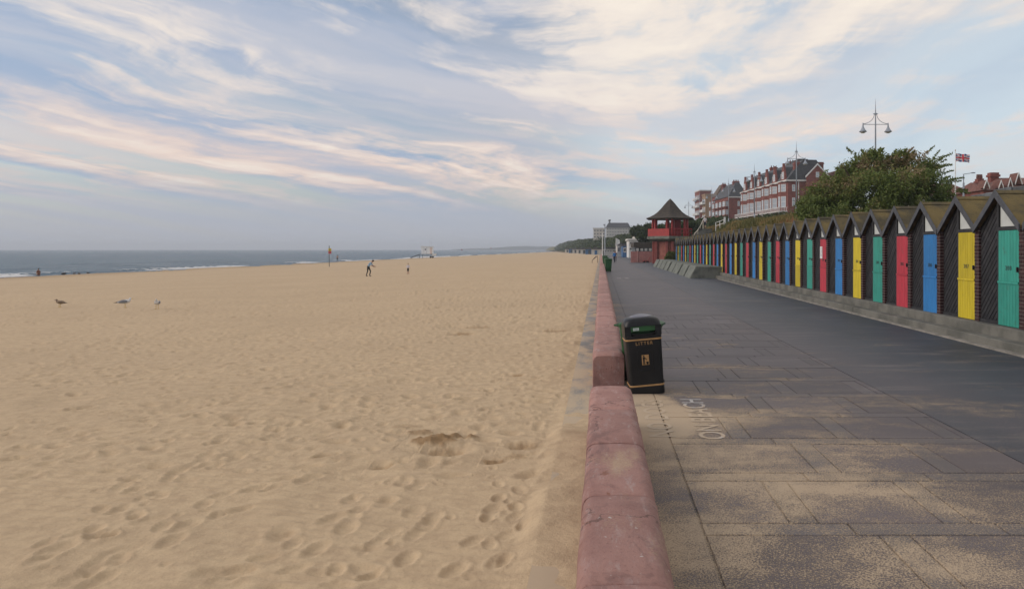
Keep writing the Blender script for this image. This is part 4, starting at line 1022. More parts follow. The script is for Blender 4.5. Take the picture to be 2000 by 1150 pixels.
def tiled_house(name, label, x, y, w, d, ze, zr, mat, roof, hip, chims, base):
    b = empty(name, (x, y, base), 0, label, 'house'); E = ze-base; Rr = zr-base
    MB().box(0, w, 0, d, -1.5, E).build('wall', mat, b)
    m = MB(); m.loft([[(-.3, -.3, E), (w+.3, -.3, E), (w+.3, d+.3, E), (-.3, d+.3, E)], [(hip, d*.5-.05, Rr), (w-hip, d*.5-.05, Rr), (w-hip, d*.5+.05, Rr), (hip, d*.5+.05, Rr)]]); m.build('roof', roof, b)
    for (cx, cw, top, pots) in chims: chimney(b, cx, cx+cw, d*.4, d*.4+.7, E, top-base, pots, M_RBRICK)
    for i in range(2):
        c = w*(.3+.4*i); win(b, c-.6, c+.6, 0, 0, E-1.9, E-.6, 'y', 0)
    return b
S85 = 85/F
tiled_house('hipped_house', 'house with plain hipped red tile roof behind the flagpole', (1790-1174)*S85, 85, 118*S85, 6, H+(487-381)*S85, H+(487-355)*S85, M_CREAM, M_RTILE, 1.6, [], 5.0)
S78 = 78/F
hb = tiled_house('gabled_house', 'red tiled house with chimneys and white gables at the right edge', (1921-1174)*S78, 78, 8.5, 7, H+(487-372)*S78, H+(487-351)*S78, M_RBRICK, M_RTILE, .4, [(.9, .62, H+(487-344)*S78, 3)], 5.0)
hz_ = 5.0
for (px, wd, yt, yb) in ((1923, 5, 352, 368), (1951, 4, 354, 368), (1969, 4, 349, 366), (1985, 6, 338, 360)):
    x = (px-1174)*S78-hb.location.x; h = wd*S78; g = MB()
    za, zb = H+(487-yt)*S78-hz_, H+(487-yb)*S78-hz_; yo = -.4
    g.prism([(x-h, yo, zb), (x+h, yo, zb), (x, yo, za)], [(x-h, yo+1.6, zb), (x+h, yo+1.6, zb), (x, yo+1.6, za)]); gg = g.build('gable', M_RTILE, hb)
    tr = MB()
    for s in (-1, 1): tr.prism([(x, yo-.1, za+.08), (x, yo-.1, za-.14), (x+s*(h+.05), yo-.1, zb-.1), (x+s*(h+.05), yo-.1, zb+.1)], [(x, yo, za+.08), (x, yo, za-.14), (x+s*(h+.05), yo, zb-.1), (x+s*(h+.05), yo, zb+.1)])
    tr.build('bargeboard', M_WHITE, gg)
tb = tiled_house('tall_house', 'taller red roofed house with a big chimney at the far right', (1958-1174)*S78+1.0, 80, 9, 8, H+(487-357)*S78, H+(487-337)*S78, M_RBRICK, M_RTILE, 1.5, [(.55, .95, H+(487-327)*S78, 0)], 5.0)

# rough grey stone wall on the bank, behind the near roofs
M_RUB = pmat('rubble_stone', (.125, .135, .145), (.075, .08, .085), 2.2, .9, .02, 12, rnd_tint=.4)
rw = empty('stone_wall', (13.2, 17.0, 0), 0, 'rough dark grey stone wall just behind the nearest hut roofs', 'wall')
y = 0.0
while y < 8.5:
    l = rnd.uniform(.55, 1.0); top = 3.95 - .015*(y-5)**2 - (.45 if y > 7.2 else 0)
    z = 2.3
    while z < top-.1:
        h = min(rnd.uniform(.26, .42), top-z); m = MB()
        w_, d_ = l-.03, rnd.uniform(.42, .55); r = [(rnd.uniform(-.04, .04), rnd.uniform(-.03, .03), rnd.uniform(-.03, .03)) for _ in range(8)]
        base = [(-d_/2, 0, 0), (d_/2, 0, 0), (d_/2, w_, 0), (-d_/2, w_, 0), (-d_/2, 0, h-.02), (d_/2, 0, h-.02), (d_/2, w_, h-.02), (-d_/2, w_, h-.02)]
        m.add([tuple(a+b for a, b in zip(p, q)) for p, q in zip(base, r)], [(0, 3, 2, 1), (4, 5, 6, 7), (0, 1, 5, 4), (1, 2, 6, 5), (2, 3, 7, 6), (3, 0, 4, 7)])
        o = m.build('stone', M_RUB, rw, loc=(rnd.uniform(-.05, .05), y, z)); bevel(o, .03, 2); z += h
    y += l

# flagpole with the union flag
def flagpole():
    Y = 74.0; p = pxY(1866, 376, Y); top = pxY(1866, 295, Y)[2]; g = tz(p[0], Y)
    f = empty('flagpole', (p[0], Y, g), 0, 'white flagpole flying the union flag behind the huts', 'flagpole')
    MB().tube([(0, 0, -.3), (0, 0, (top-g)*.6), (0, 0, top-g)], [.07, .055, .035], 8).build('pole', M_WHITE, f, True)
    MB().lathe([(.02, 0), (.06, .04), (.06, .09), (.01, .13)], (0, 0, top-g), 8).build('finial', M_GOLD, f, True)
    W, Hh = 27*Y/F, 15.5*Y/F; nx, ny = 72, 40; v = []; q = []; mi = []
    z1 = pxY(0, 300, Y)[2]-g
    for j in range(ny+1):
        for i in range(nx+1):
            u, w = i/nx, j/ny; v.append((.05+u*W, .10*math.sin(u*9)*u+.05*math.sin(u*17+w*3), z1-w*Hh-.10*u*Hh*1.3+.02*math.sin(u*11)))
    for j in range(ny):
        for i in range(nx):
            a = j*(nx+1)+i; q.append((a, a+1, a+nx+2, a+nx+1))
            x, y = (i+.5)/nx*60, (j+.5)/ny*30; dx, dy = abs(x-30), abs(y-15)
            d1 = abs((x-30)*.5-(y-15))/1.118; d2 = abs((x-30)*.5+(y-15))/1.118
            if dx < 3 or dy < 3: c = 1
            elif dx < 5 or dy < 5: c = 2
            elif min(d1, d2) < 1.0: c = 1
            elif min(d1, d2) < 3.0: c = 2
            else: c = 0
            mi.append(c)
    me = mesh('flag', v, q, None, True)
    for m in (pmat('flag_blue', (.02, .04, .20), (.03, .05, .22), 5, .8), pmat('flag_red', (.50, .03, .05), (.44, .03, .05), 5, .8), pmat('flag_white', (.75, .75, .75), (.7, .7, .7), 5, .8)): me.materials.append(m)
    me.polygons.foreach_set('material_index', mi); fo = link('flag', me, f); fo['label'] = 'union flag blowing to the right'
    so = fo.modifiers.new('thick', 'SOLIDIFY'); so.thickness = .004
flagpole()
def road_lamp():
    Y = 66.0; p = pxY(1882, 378, Y); t = pxY(1882, 340, Y)[2]; g = tz(p[0], Y)
    f = empty('road_lamp', (p[0], Y, g), 0, 'slim road lamp with a single flat arm, right of the flagpole', 'street lamp')
    MB().tube([(0, 0, -.3), (0, 0, pxY(0, 357, Y)[2]-g)], .085, 8).tube([(0, 0, pxY(0, 357, Y)[2]-g), (0, 0, t-g)], .05, 8).build('post', M_LAMP, f)
    MB().tube([(0, 0, t-g-.02), (.75, 0, t-g+.09)], .03, 6).build('arm', M_LAMP, f); MB().loft([rrect(.28, .16, .04, 0.0), rrect(.40, .2, .05, .05), rrect(.24, .12, .04, .10)]).build('lamp_head', M_LAMP, f, loc=(.88, 0, t-g+.06))
road_lamp()

# ------------------------------------------------------------------ pavilion
M_RED = pmat('red_paint', (.36, .030, .030), (.27, .025, .028), 2, .55, .002, 20)
M_PINKB = pmat('pink_brick', (.30, .11, .085), (.22, .075, .06), 2.5, .85, .006, 16)
M_SHING = pmat('roof_shingle', (.062, .050, .038), (.034, .029, .025), 3, .9, .02, 14)
def pavilion():
    Y = 100.0; k = Y/F; b = empty('pavilion', ((1309-1174)*k, Y, 0), R(0), 'red shelter pavilion with bell-shaped shingle roof on a brick base', 'pavilion')
    def ring(r, z, n=6, ph=22.0, sx=1.0): return [(r*sx*math.cos(R(ph+360*i/n)), r*math.sin(R(ph+360*i/n)), z) for i in range(n)]
    zb, zt = 3.05, 3.75
    m = MB(); m.loft([ring(2.35, -.3), ring(2.35, zb)]); m.build('base', M_PINKB, b)
    for i in range(6):
        a = R(22+60*i)
        for da in (-9, 9):
            x, y = 2.42*math.cos(a+R(da)), 2.42*math.sin(a+R(da)); MB().box(x-.16, x+.16, y-.16, y+.16, 0, zb).build('pilaster', pmat('pilaster_red', (.34, .10, .085), (.27, .08, .07), 3, .8), b)
    m = MB(); m.loft([ring(2.5, zb-.05), ring(3.5, zb+.28), ring(3.58, zb+.34), ring(3.58, zt)]); m.build('slab', M_CONC2, b)
    pr = MB()
    R_ = 3.45
    for i in range(6):
        a, c = Vector(ring(R_, zt)[i]), Vector(ring(R_, zt)[(i+1) % 6]); mid = (a+c)*.5; inn = -mid.normalized()*.10; inn.z = 0
        if i in (3, 1, 2): 
            m = MB(); up = Vector((0, 0, 1.0)); m.prism([a, c, c+inn, a+inn], [a+up, c+up, c+inn+up, a+inn+up]); m.build('parapet', M_RED, b)
        else:
            m = MB(); up = Vector((0, 0, 1.0))
            m.tube([a+up, c+up], .05, 6); m.tube([a+up*.5, c+up*.5], .03, 6)
            for q in range(9): p = a.lerp(c, q/8); m.tube([p, p+up], .025, 5)
            m.build('railing', M_RED, b)
    ez = 6.45
    for i in range(6):
        for da in (-8, 8):
            a = R(22+60*i+da); x, y = 2.55*math.cos(a), 2.55*math.sin(a); MB().tube([(x, y, zt), (x, y, ez)], .15, 10).build('column', M_RED, b)
    MB().box(.65, 1.55, .6, 1.4, zt, ez).build('store', M_RED, b)
    m = MB(); prof = [(3.62, ez-.36), (3.72, ez-.22), (3.1, ez-.02), (2.5, ez+.28), (2.0, ez+.62), (1.5, ez+1.08), (1.0, ez+1.62), (.5, ez+2.14), (.12, ez+2.48), (.03, ez+2.56)]
    m.loft([ring(r, z) for r, z in prof]); m.build('roof', M_SHING, b)
    MB().loft([ring(2.75, ez-.30), ring(2.75, ez-.12)]).build('ring_beam', M_RED, b)
    return b
pavilion()
k_ = 106/F
pw = empty('pink_wall', ((1232-1174)*k_, 106, 0), 0, 'pink rendered low wall in front of the pavilion base', 'wall')
M_PINK = pmat('pink_wall_render', (.40, .19, .17), (.33, .155, .14), 1.5, .85, .004, 20, rnd_tint=.15)
for i, (a, c) in enumerate(((0, .95), (1.09, 3.2))): bevel(MB().box(a, c, 0, .3, -.1, 1.63).build('wall_panel', M_PINK, pw), .02)
for a in (.95, 3.2): bevel(MB().box(a, a+.14, -.05, .35, -.1, 1.72).build('wall_post', pmat('pink_post', (.50, .28, .25), (.42, .24, .21), 3, .85), pw), .02)
MB().box(2.9, 3.2, .3, 4, -.1, 1.6).build('wall_return', M_PINK, pw)
# low red barrow in front of it
tr = empty('red_barrow', (6.55, 105.2, 0), R(20), 'small low red barrow parked by the pink wall', 'barrow')
MB().box(-.4, .4, -.2, .2, .22, .30).build('deck', M_RED, tr); MB().tube([(.4, 0, .3), (.75, 0, .85)], .03, 6).build('handle', M_RED, tr)
for s in (-.28, .28): MB().tube([(s, -.22, .13), (s, .22, .13)], .13, 10).build('wheel', M_STEEL, tr)

# ------------------------------------------------------------------ steps with rail and railings on the bank
hr = empty('path_handrail', (0, 0, 0), 0, 'pale handrail climbing the bank path right of the pavilion', 'handrail')
hp = [pxY(1356, 457, 95), pxY(1363, 449, 97), pxY(1368, 441, 100), pxY(1372, 432, 103), pxY(1374, 428, 105)]
m = MB(); m.tube(hp, .05, 6); m.build('top_rail', pmat('rail_cream', (.55, .50, .40), (.45, .41, .33), 4, .6), hr)
for p in hp: MB().tube([(p[0], p[1], p[2]-1.4), p], .04, 6).build('rail_post', MATS['rail_cream'], hr)
fe = empty('white_railing', (0, 0, 0), 0, 'white tubular railing on the bank below the red brick house', 'railing')
fp = [pxY(1398, 435, 98), pxY(1406, 432, 96), pxY(1414, 429, 94)]
for dz in (0, .45): MB().tube([(p[0], p[1], p[2]-dz) for p in fp], .035, 6).build('rail', M_WHITE, fe)
for p in fp: MB().tube([(p[0], p[1], p[2]-1.6), (p[0], p[1], p[2]+.05)], .05, 6).build('rail_post', M_WHITE, fe)
p = pxY(1415.5, 424, 93.8); MB().box(p[0]-.11, p[0]+.11, p[1]-.1, p[1]+.1, p[2]-1.9, p[2]).build('gate_post', M_WHITE, fe)

# green bushes around the pavilion and along the slope
def bush(name, label, blobs, n, size, seed, mat=M_WOOD, cat='bush', group=None):
    rs = np.random.RandomState(seed); c = np.mean([b[:3] for b in blobs], 0); base = min(b[2]-b[5] for b in blobs)
    o = empty(name, (c[0], c[1], base), 0, label, cat, group)
    pts, k, r = blob_points(rs, blobs, n, .5); lump = fbm(pts[:, 0]*.9+pts[:, 1]*.5+50, pts[:, 2]*.9+pts[:, 1]*.4+50, 3)
    keep = lump+rs.rand(len(pts))*.3 > .45; pts = pts[keep]; lump = lump[keep]
    v, q = leaf_quads(rs, pts-np.array([c[0], c[1], base]), size, .55, .3)
    link('crown', fast_mesh('crown', v, q, mat, {'tint': np.repeat(np.clip(.1+1.2*(lump-.3)+rs.normal(size=len(pts))*.12, 0, 1), 4)}), o)
    s = MB()
    for b in blobs[:3]: s.tube([(0, 0, -.5), ((b[0]-c[0])*.7, (b[1]-c[1])*.7, (b[2]-base)*.8)], [.12, .04], 6)
    s.build('trunk', M_BARK, o); return o
def bl(px, py, Y, rx, ry, rd=None): k = Y/F; p = pxY(px, py, Y); return (*p, rx*k, (rd or rx)*k, ry*k)
bush('bush', 'green bush on the bank right of the pavilion', [bl(1345, 446, 112, 20, 16), bl(1362, 450, 112, 14, 14), bl(1352, 462, 110, 22, 14)], 5000, .35, 21)
bush('bush', 'dark green bush seen through the pavilion', [bl(1300, 452, 122, 22, 16), bl(1325, 450, 120, 18, 18), bl(1312, 470, 118, 30, 18)], 6000, .35, 22)
bush('bush', 'small light green bush between the huts and the pavilion base', [bl(1311, 500, 92, 10, 9), bl(1306, 505, 92, 8, 6)], 2200, .22, 23, mat_tint('light_leaf', 'tint', [(0, (.06, .08, .02)), (1, (.16, .17, .05))]))
bush('bush', 'green bushes beside the pavilion on its left', [bl(1258, 462, 150, 14, 16), bl(1246, 452, 170, 16, 12), bl(1268, 450, 150, 14, 14)], 5000, .4, 24)

# ------------------------------------------------------------------ far shore: wooded slope, buildings, chalets
def wood():
    rs = np.random.RandomState(31); n = 60000
    Y = 135*np.exp(rs.rand(n)*math.log(1150/135)); t = rs.rand(n)**1.1*np.interp(Y, [135, 400, 1100], [26, 46, 80]); X = foot(Y)+1.5+t
    f = fbm(X*.09+3, Y*.05, 3); Z = terrain_z(X, Y); hh = np.interp(Y, [135, 250, 500, 900, 1150], [2.2, 2.0, 2.2, 3.4, 3.0])*(.35+1.3*sst(f, .3, .7))
    clear = (np.abs(X-np.interp(Y, [330, 430], [15, 27])) < 4.5) & (Y > 320) & (Y < 440)
    keep = ~clear & (f+rs.rand(n)*.4 > .35); X, Y, Z, hh, f = X[keep], Y[keep], Z[keep], hh[keep], f[keep]
    P = np.stack([X, Y, Z+hh*rs.rand(len(X))**.7], 1); s = np.interp(Y, [135, 400, 1100], [.6, 1.1, 2.0])
    v, q = leaf_quads(rs, P, 1.0, .6, .3); c = np.repeat(P, 4, 0); v = c+(v-c)*np.repeat(s, 4)[:, None]
    tint = np.clip(.15+1.1*(f-.25)+rs.normal(size=len(P))*.14, 0, 1)
    prop(link('far_wood', fast_mesh('far_wood', v, q, M_WOOD, {'tint': np.repeat(tint, 4)})), 'dark green wood covering the far cliff slope', 'wood', kind='stuff')
wood()
def far_building(name, label, px0, px1, y0, y1, Y, mat, roofmat, roof_h, cols, rows):
    k = Y/F; x0 = (px0-1174)*k; w = (px1-px0)*k; zb = H+(487-y1)*k; zt = H+(487-y0)*k
    b = empty(name, (x0, Y, zb), 0, label, 'building'); E = zt-zb-roof_h
    MB().box(0, w, 0, 14, -6, E).build('wall', mat, b)
    if roof_h > 1: m = MB(); m.loft([[(-.4, -.4, E), (w+.4, -.4, E), (w+.4, 14.4, E), (-.4, 14.4, E)], [(1.4, 1.6, E+roof_h), (w-1.4, 1.6, E+roof_h), (w-1.4, 12, E+roof_h), (1.4, 12, E+roof_h)]]); m.build('roof', roofmat, b)
    else: MB().box(-.3, w+.3, -.3, 14.3, E, E+roof_h).build('roof', roofmat, b)
    for i in range(cols):
        for j in range(rows):
            c = w*(i+.5)/cols; z = E*(j+.25)/rows; f = MB().box(c-w/cols*.3, c+w/cols*.3, -.15, .02, z, z+E/rows*.55).build('window', M_STONE, b); MB().box(c-w/cols*.22, c+w/cols*.22, -.18, -.151, z+.2, z+E/rows*.55-.2).build('pane', M_DGLASS, f)
    return b
M_FARW = pmat('pale_render', (.50, .49, .46), (.44, .43, .41), .4, .8)
far_building('cream_block', 'cream square block on top of the far cliff', 1159, 1182, 445, 466, 470, M_CREAM, M_STONE, .8, 4, 3)
far_building('white_hotel', 'long white hotel with grey mansard roof on the far cliff', 1184, 1231, 435, 461, 455, M_FARW, M_SLATE, 3.2, 9, 3)
far_building('far_tower', 'slim grey tower beside the far hotel', 1189.5, 1192, 429, 442, 468, M_SLATE, M_SLATE, .5, 1, 1)
def chalet(px, w, yb, h, Y, mat, roofmat, label, doorc=None):
    k = Y/F; x = (px-1174)*k; b = empty('chalet', (x, Y, H+(487-yb)*k), 0, label, 'chalet', 'far promenade chalets'); W = w*k; hh = h*k
    MB().box(0, W, 0, 4, -1.5, hh*.68).build('wall', mat, b)
    MB().prism([(-.2, -.3, hh*.68), (W+.2, -.3, hh*.68), (W/2, -.3, hh)], [(-.2, 4.2, hh*.68), (W+.2, 4.2, hh*.68), (W/2, 4.2, hh)]).build('roof', roofmat, b)
    d = MB().box(W*.35, W*.65, -.08, .02, 0, hh*.55).build('door', doorc or M_DGLASS, b)
M_BLUEP = pmat('blue_paint', (.05, .14, .30), (.04, .11, .24), 3, .6)
for i, (Y, mt, lab) in enumerate(((245, M_CREAM, 'cream chalet nearest of the far row, left of the white pole'), (275, M_FARW, 'pale chalet with blue door, second of the far row'), (305, M_BLUEP, 'blue-grey chalet, third of the far row'), (338, M_FARW, 'pale chalet, fourth of the far row'),
        (372, M_CREAM, 'cream chalet, fifth of the far row'), (410, M_FARW, 'pale chalet, sixth of the far row'), (455, M_BLUEP, 'small blue chalet, seventh of the far row'), (510, M_CREAM, 'tiny cream chalet at the sea end of the far row'))):
    k = Y/F; px = 1174+(float(foot(Y))-4.2)/k
    chalet(px, 3.4/k, 487+(H+.15)/k, 3.1/k, Y, mt, M_SLATE, lab, M_BLUEP if i == 1 else None)
far_building('blue_kiosk', 'low blue and cream kiosk beyond the walkers', 1205, 1226, 475, 497, 190, M_CREAM, M_SLATE, .5, 3, 1)
far_building('blue_panel_kiosk', 'kiosk with bright blue panel left of the pink wall', 1216, 1225, 478, 497, 178, M_BLUEP, M_SLATE, .3, 1, 1)
far_building('white_villa', 'white stepped villa left of the pavilion', 1228, 1250, 466, 492, 165, M_WHITE, M_STONE, .4, 3, 2)
far_building('villa_tower', 'white villa tower with brown panel behind the stepped villa', 1240, 1256, 456, 480, 172, M_CREAM, M_BEIGE, .4, 2, 2)
far_building('dark_roofed_shelter', 'low dark-roofed shelter just left of the pavilion', 1241, 1274, 473, 492, 135, M_DGLASS, M_SHING, 1.0, 4, 1)
far_building('long_shed', 'low pale shed row under the far slope', 1180, 1206, 483, 495, 230, M_FARW, M_SLATE, .5, 5, 1)
fc = MB()
rs_ = random.Random(4); pr_ = [(-700+60*i, 3600, 0) for i in range(14)]
ys_ = 3600
tops = [(-760, 0)]+[(-740+i*46, (4+14*min(1, i/8))*rs_.uniform(.85, 1.2)) for i in range(16)]+[(20, 0)]
a = [(x, ys_, SEA_Z-1) for x, z in tops]; 
fc = MB()
for i in range(len(tops)-1):
    (x0, z0), (x1, z1) = tops[i], tops[i+1]
    fc.prism([(x0, ys_, -2.4), (x1, ys_, -2.4), (x1, ys_, z1-1.4), (x0, ys_, z0-1.4)], [(x0, ys_+500, -2.4), (x1, ys_+500, -2.4), (x1, ys_+300, z1-1.4), (x0, ys_+300, z0-1.4)])
prop(fc.build('far_coast', pmat('far_land', (.05, .06, .045), (.04, .05, .035), .02, .95)), 'hazy low far coast on the horizon', kind='structure')

# poles and flags along the far wall
def pole(name, label, px, yt, Y, r, mat, cat, head=None):
    k = Y/F; x = (px-1174)*k; t = H+(487-yt)*k; o = empty(name, (x, Y, 0), 0, label, cat); MB().tube([(0, 0, -.2), (0, 0, t)], r, 8).build('post', mat, o)
    if head == 'box': MB().box(-.35, .1, -.12, .12, t-.05, t+.25).build('camera_head', M_LAMP, o)
    if head == 'flag': 
        f = MB(); f.prism([(0, 0, t), (.75, .1, t-.35), (.85, .05, t-1.1), (0, 0, t-1.6)], [(0, .02, t), (.75, .12, t-.35), (.85, .07, t-1.1), (0, .02, t-1.6)]); f.build('flag', M_WHITE, o)
    return o
pole('camera_pole', 'tall grey camera pole by the far wall', 1181.5, 440, 170, .13, M_LAMP, 'pole', 'box')
pole('white_pole', 'white pole just left of the camera pole', 1176.8, 455, 160, .11, M_WHITE, 'pole')
pole('feather_flag', 'small white feather flag beside the far kiosk', 1203, 465, 150, .05, M_WHITE, 'flag', 'flag')
hs = empty('beach_step_rail', (-.55, 108, 0), 0, 'black handrails of the far beach steps left of the wall', 'handrail')
for s in (0, .9): MB().tube([(-s*.2, s, .95), (-.8, s, .3)], .035, 6).tube([(0, s, -.1), (0, s, .95)], .03, 6).tube([(-.8, s, -.5), (-.8, s, .3)], .03, 6).build('rail', M_STEEL, hs)

# ------------------------------------------------------------------ things on the beach
def ground(x, y): return float(sand_z(np.array([float(x)]), np.array([float(y)]))[0][0])
def beach_at(px, py):
    z = -.4
    for _ in range(12): x, y = px2(px, py, z); z = float(sand_base(np.array([x]), np.array([y]))[0])
    return x, y, z
x, y, z = beach_at(643, 521)
sg = empty('beach_sign', (x, y, z), 0, 'tall post with yellow and red warning panel on the beach', 'sign')
MB().tube([(0, 0, -.4), (0, 0, 3.45)], .055, 8).build('post', pmat('sign_post', (.10, .11, .12), (.07, .08, .08), 5, .6), sg)
MB().box(-.10, .38, -.11, -.07, 2.55, 2.98).build('yellow_panel', pmat('sign_yellow', (.62, .48, .04), (.55, .42, .04), 5, .6), sg); MB().box(-.10, .38, -.11, -.07, 2.13, 2.545).build('red_panel', pmat('sign_red', (.48, .06, .07), (.42, .05, .06), 5, .6), sg)
MB().box(-.02, .30, -.115, -.111, 2.62, 2.68).box(-.02, .24, -.115, -.111, 2.74, 2.80).box(-.02, .30, -.115, -.111, 2.28, 2.34).build('panel_print', M_NUM, sg)

def lifeguard():
    x, y, z = beach_at(836, 504); k = y/F
    b = empty('lifeguard_hut', (x, y, z), 0, 'white lifeguard hut on a wheeled trailer with a ramp at the waterline', 'lifeguard hut')
    W = 21*k; x0 = (823-836)*k
    c = MB(); c.prism([(x0, 0, 1.45), (x0+W, 0, 1.45), (x0+W-.1, 0, 4.05), (x0-.1, 0, 4.25)], [(x0, 2.4, 1.45), (x0+W, 2.4, 1.45), (x0+W-.1, 2.4, 4.05), (x0-.1, 2.4, 4.25)]); cab = c.build('cabin', pmat('lifeguard_white', (.76, .79, .82), (.70, .73, .76), 2, .5), b)
    MB().prism([(x0-.3, -.2, 4.26), (x0+W+.1, -.2, 4.06), (x0+W+.1, -.2, 4.16), (x0-.3, -.2, 4.38)], [(x0-.3, 2.6, 4.26), (x0+W+.1, 2.6, 4.06), (x0+W+.1, 2.6, 4.16), (x0-.3, 2.6, 4.38)]).build('roof', M_WHITE, cab)
    MB().box(x0+1.25, x0+1.7, -.05, .0-.002, 2.9, 3.4).build('window', M_DGLASS, cab); MB().box(x0+W-.8, x0+W-.02, -.06, -.002, 1.5, 3.9).build('side_panel', pmat('salmon_panel', (.70, .58, .52), (.62, .52, .47), 2, .6), cab)
    for s in (.9, 1.9): MB().box(x0+s, x0+s+.06, -.03, -.001, 1.5, 4.0).build('panel_joint', M_LAMP, cab)
    MB().box(x0-.9, x0+W, -.1, 2.5, 1.25, 1.44).build('deck', pmat('deck_grey', (.10, .12, .14), (.08, .09, .1), 4, .7), b)
    MB().prism([(x0-4.0, 0, 0), (x0-.9, 0, 1.25), (x0-.9, 0, 1.42), (x0-4.0, 0, .2)], [(x0-4.0, 1.6, 0), (x0-.9, 1.6, 1.25), (x0-.9, 1.6, 1.42), (x0-4.0, 1.6, .2)]).build('ramp', MATS['deck_grey'], b)
    for xx in (x0-.8, x0+.4): MB().box(xx, xx+.14, 0, .14, -.2, 1.25).build('leg', MATS['deck_grey'], b)
    MB().box(x0+W-.1, x0+W+1.0, .1, 2.3, .75, 1.6).build('equipment_box', M_WHITE, b); MB().box(x0+.6, x0+W, .2, 2.2, .55, .75).build('chassis', M_STONE, b)
    for xx in (x0+W-.55, x0+W+.25): MB().tube([(xx, -.05, .36), (xx, .25, .36)], .36, 14).build('wheel', M_STEEL, b)
    for xx in (x0+2.8, x0+3.3): MB().tube([(xx, 1.5, 4.1), (xx, 1.5, 7.3)], .02, 5).build('aerial', M_LAMP, b)
lifeguard()
for (px, py, lab) in ((901, 495, 'small red flag on a pole far down the beach'), (958, 491.5, 'second small red flag on a pole, farther down the beach')):
    x, y, z = beach_at(px, py); o = empty('beach_flag', (x, y, z), 0, lab, 'flag'); s = y/F; MB().tube([(0, 0, -.3), (0, 0, 9*s)], .06, 6).build('pole', M_STEEL, o); MB().prism([(0, 0, 9*s), (0, 0, 5*s), (3*s, 0, 6.5*s)], [(0, .05, 9*s), (0, .05, 5*s), (3*s, .05, 6.5*s)]).build('flag', M_RED, o)

# ------------------------------------------------------------------ people and gulls
SKIN = pmat('skin', (.42, .25, .18), (.36, .21, .15), 8, .6)
def cloth(n, c): return pmat('cloth_'+n, c, tuple(k*.8 for k in c), 9, .9)
def skin_body(name, J, E, zones, mats, parent, root='pelvis', sub=1):
    ks = list(J); me = bpy.data.meshes.new(name); me.from_pydata([J[k][:3] for k in ks], [(ks.index(a), ks.index(b)) for a, b in E], [])
    o = bpy.data.objects.new(name, me); col.objects.link(o); sk = o.modifiers.new('skin', 'SKIN'); sk.use_smooth_shade = True
    for i, k in enumerate(ks):
        d = me.skin_vertices[0].data[i]; r = J[k][3]; d.radius = r if isinstance(r, tuple) else (r, r); d.use_root = (k == root)
    sd = o.modifiers.new('sub', 'SUBSURF'); sd.levels = sub; sd.render_levels = sub
    dg = bpy.context.evaluated_depsgraph_get(); m2 = bpy.data.meshes.new_from_object(o.evaluated_get(dg)); bpy.data.objects.remove(o); bpy.data.meshes.remove(me)
    m2.materials.clear()
    for m in mats: m2.materials.append(m)
    segs = [(Vector(J[a][:3]), Vector(J[b][:3]), zones.get((a, b), 0)) for a, b in E]; idx = []
    for p in m2.polygons:
        c = p.center; best = 9; z = 0
        for a, b, q in segs:
            d = b-a; t = max(0, min(1, (c-a).dot(d)/max(1e-9, d.length_squared))); dd = (c-(a+d*t)).length
            if dd < best: best = dd; z = q
        idx.append(z)
    m2.polygons.foreach_set('material_index', idx); m2.name = name
    return link(name, m2, parent)
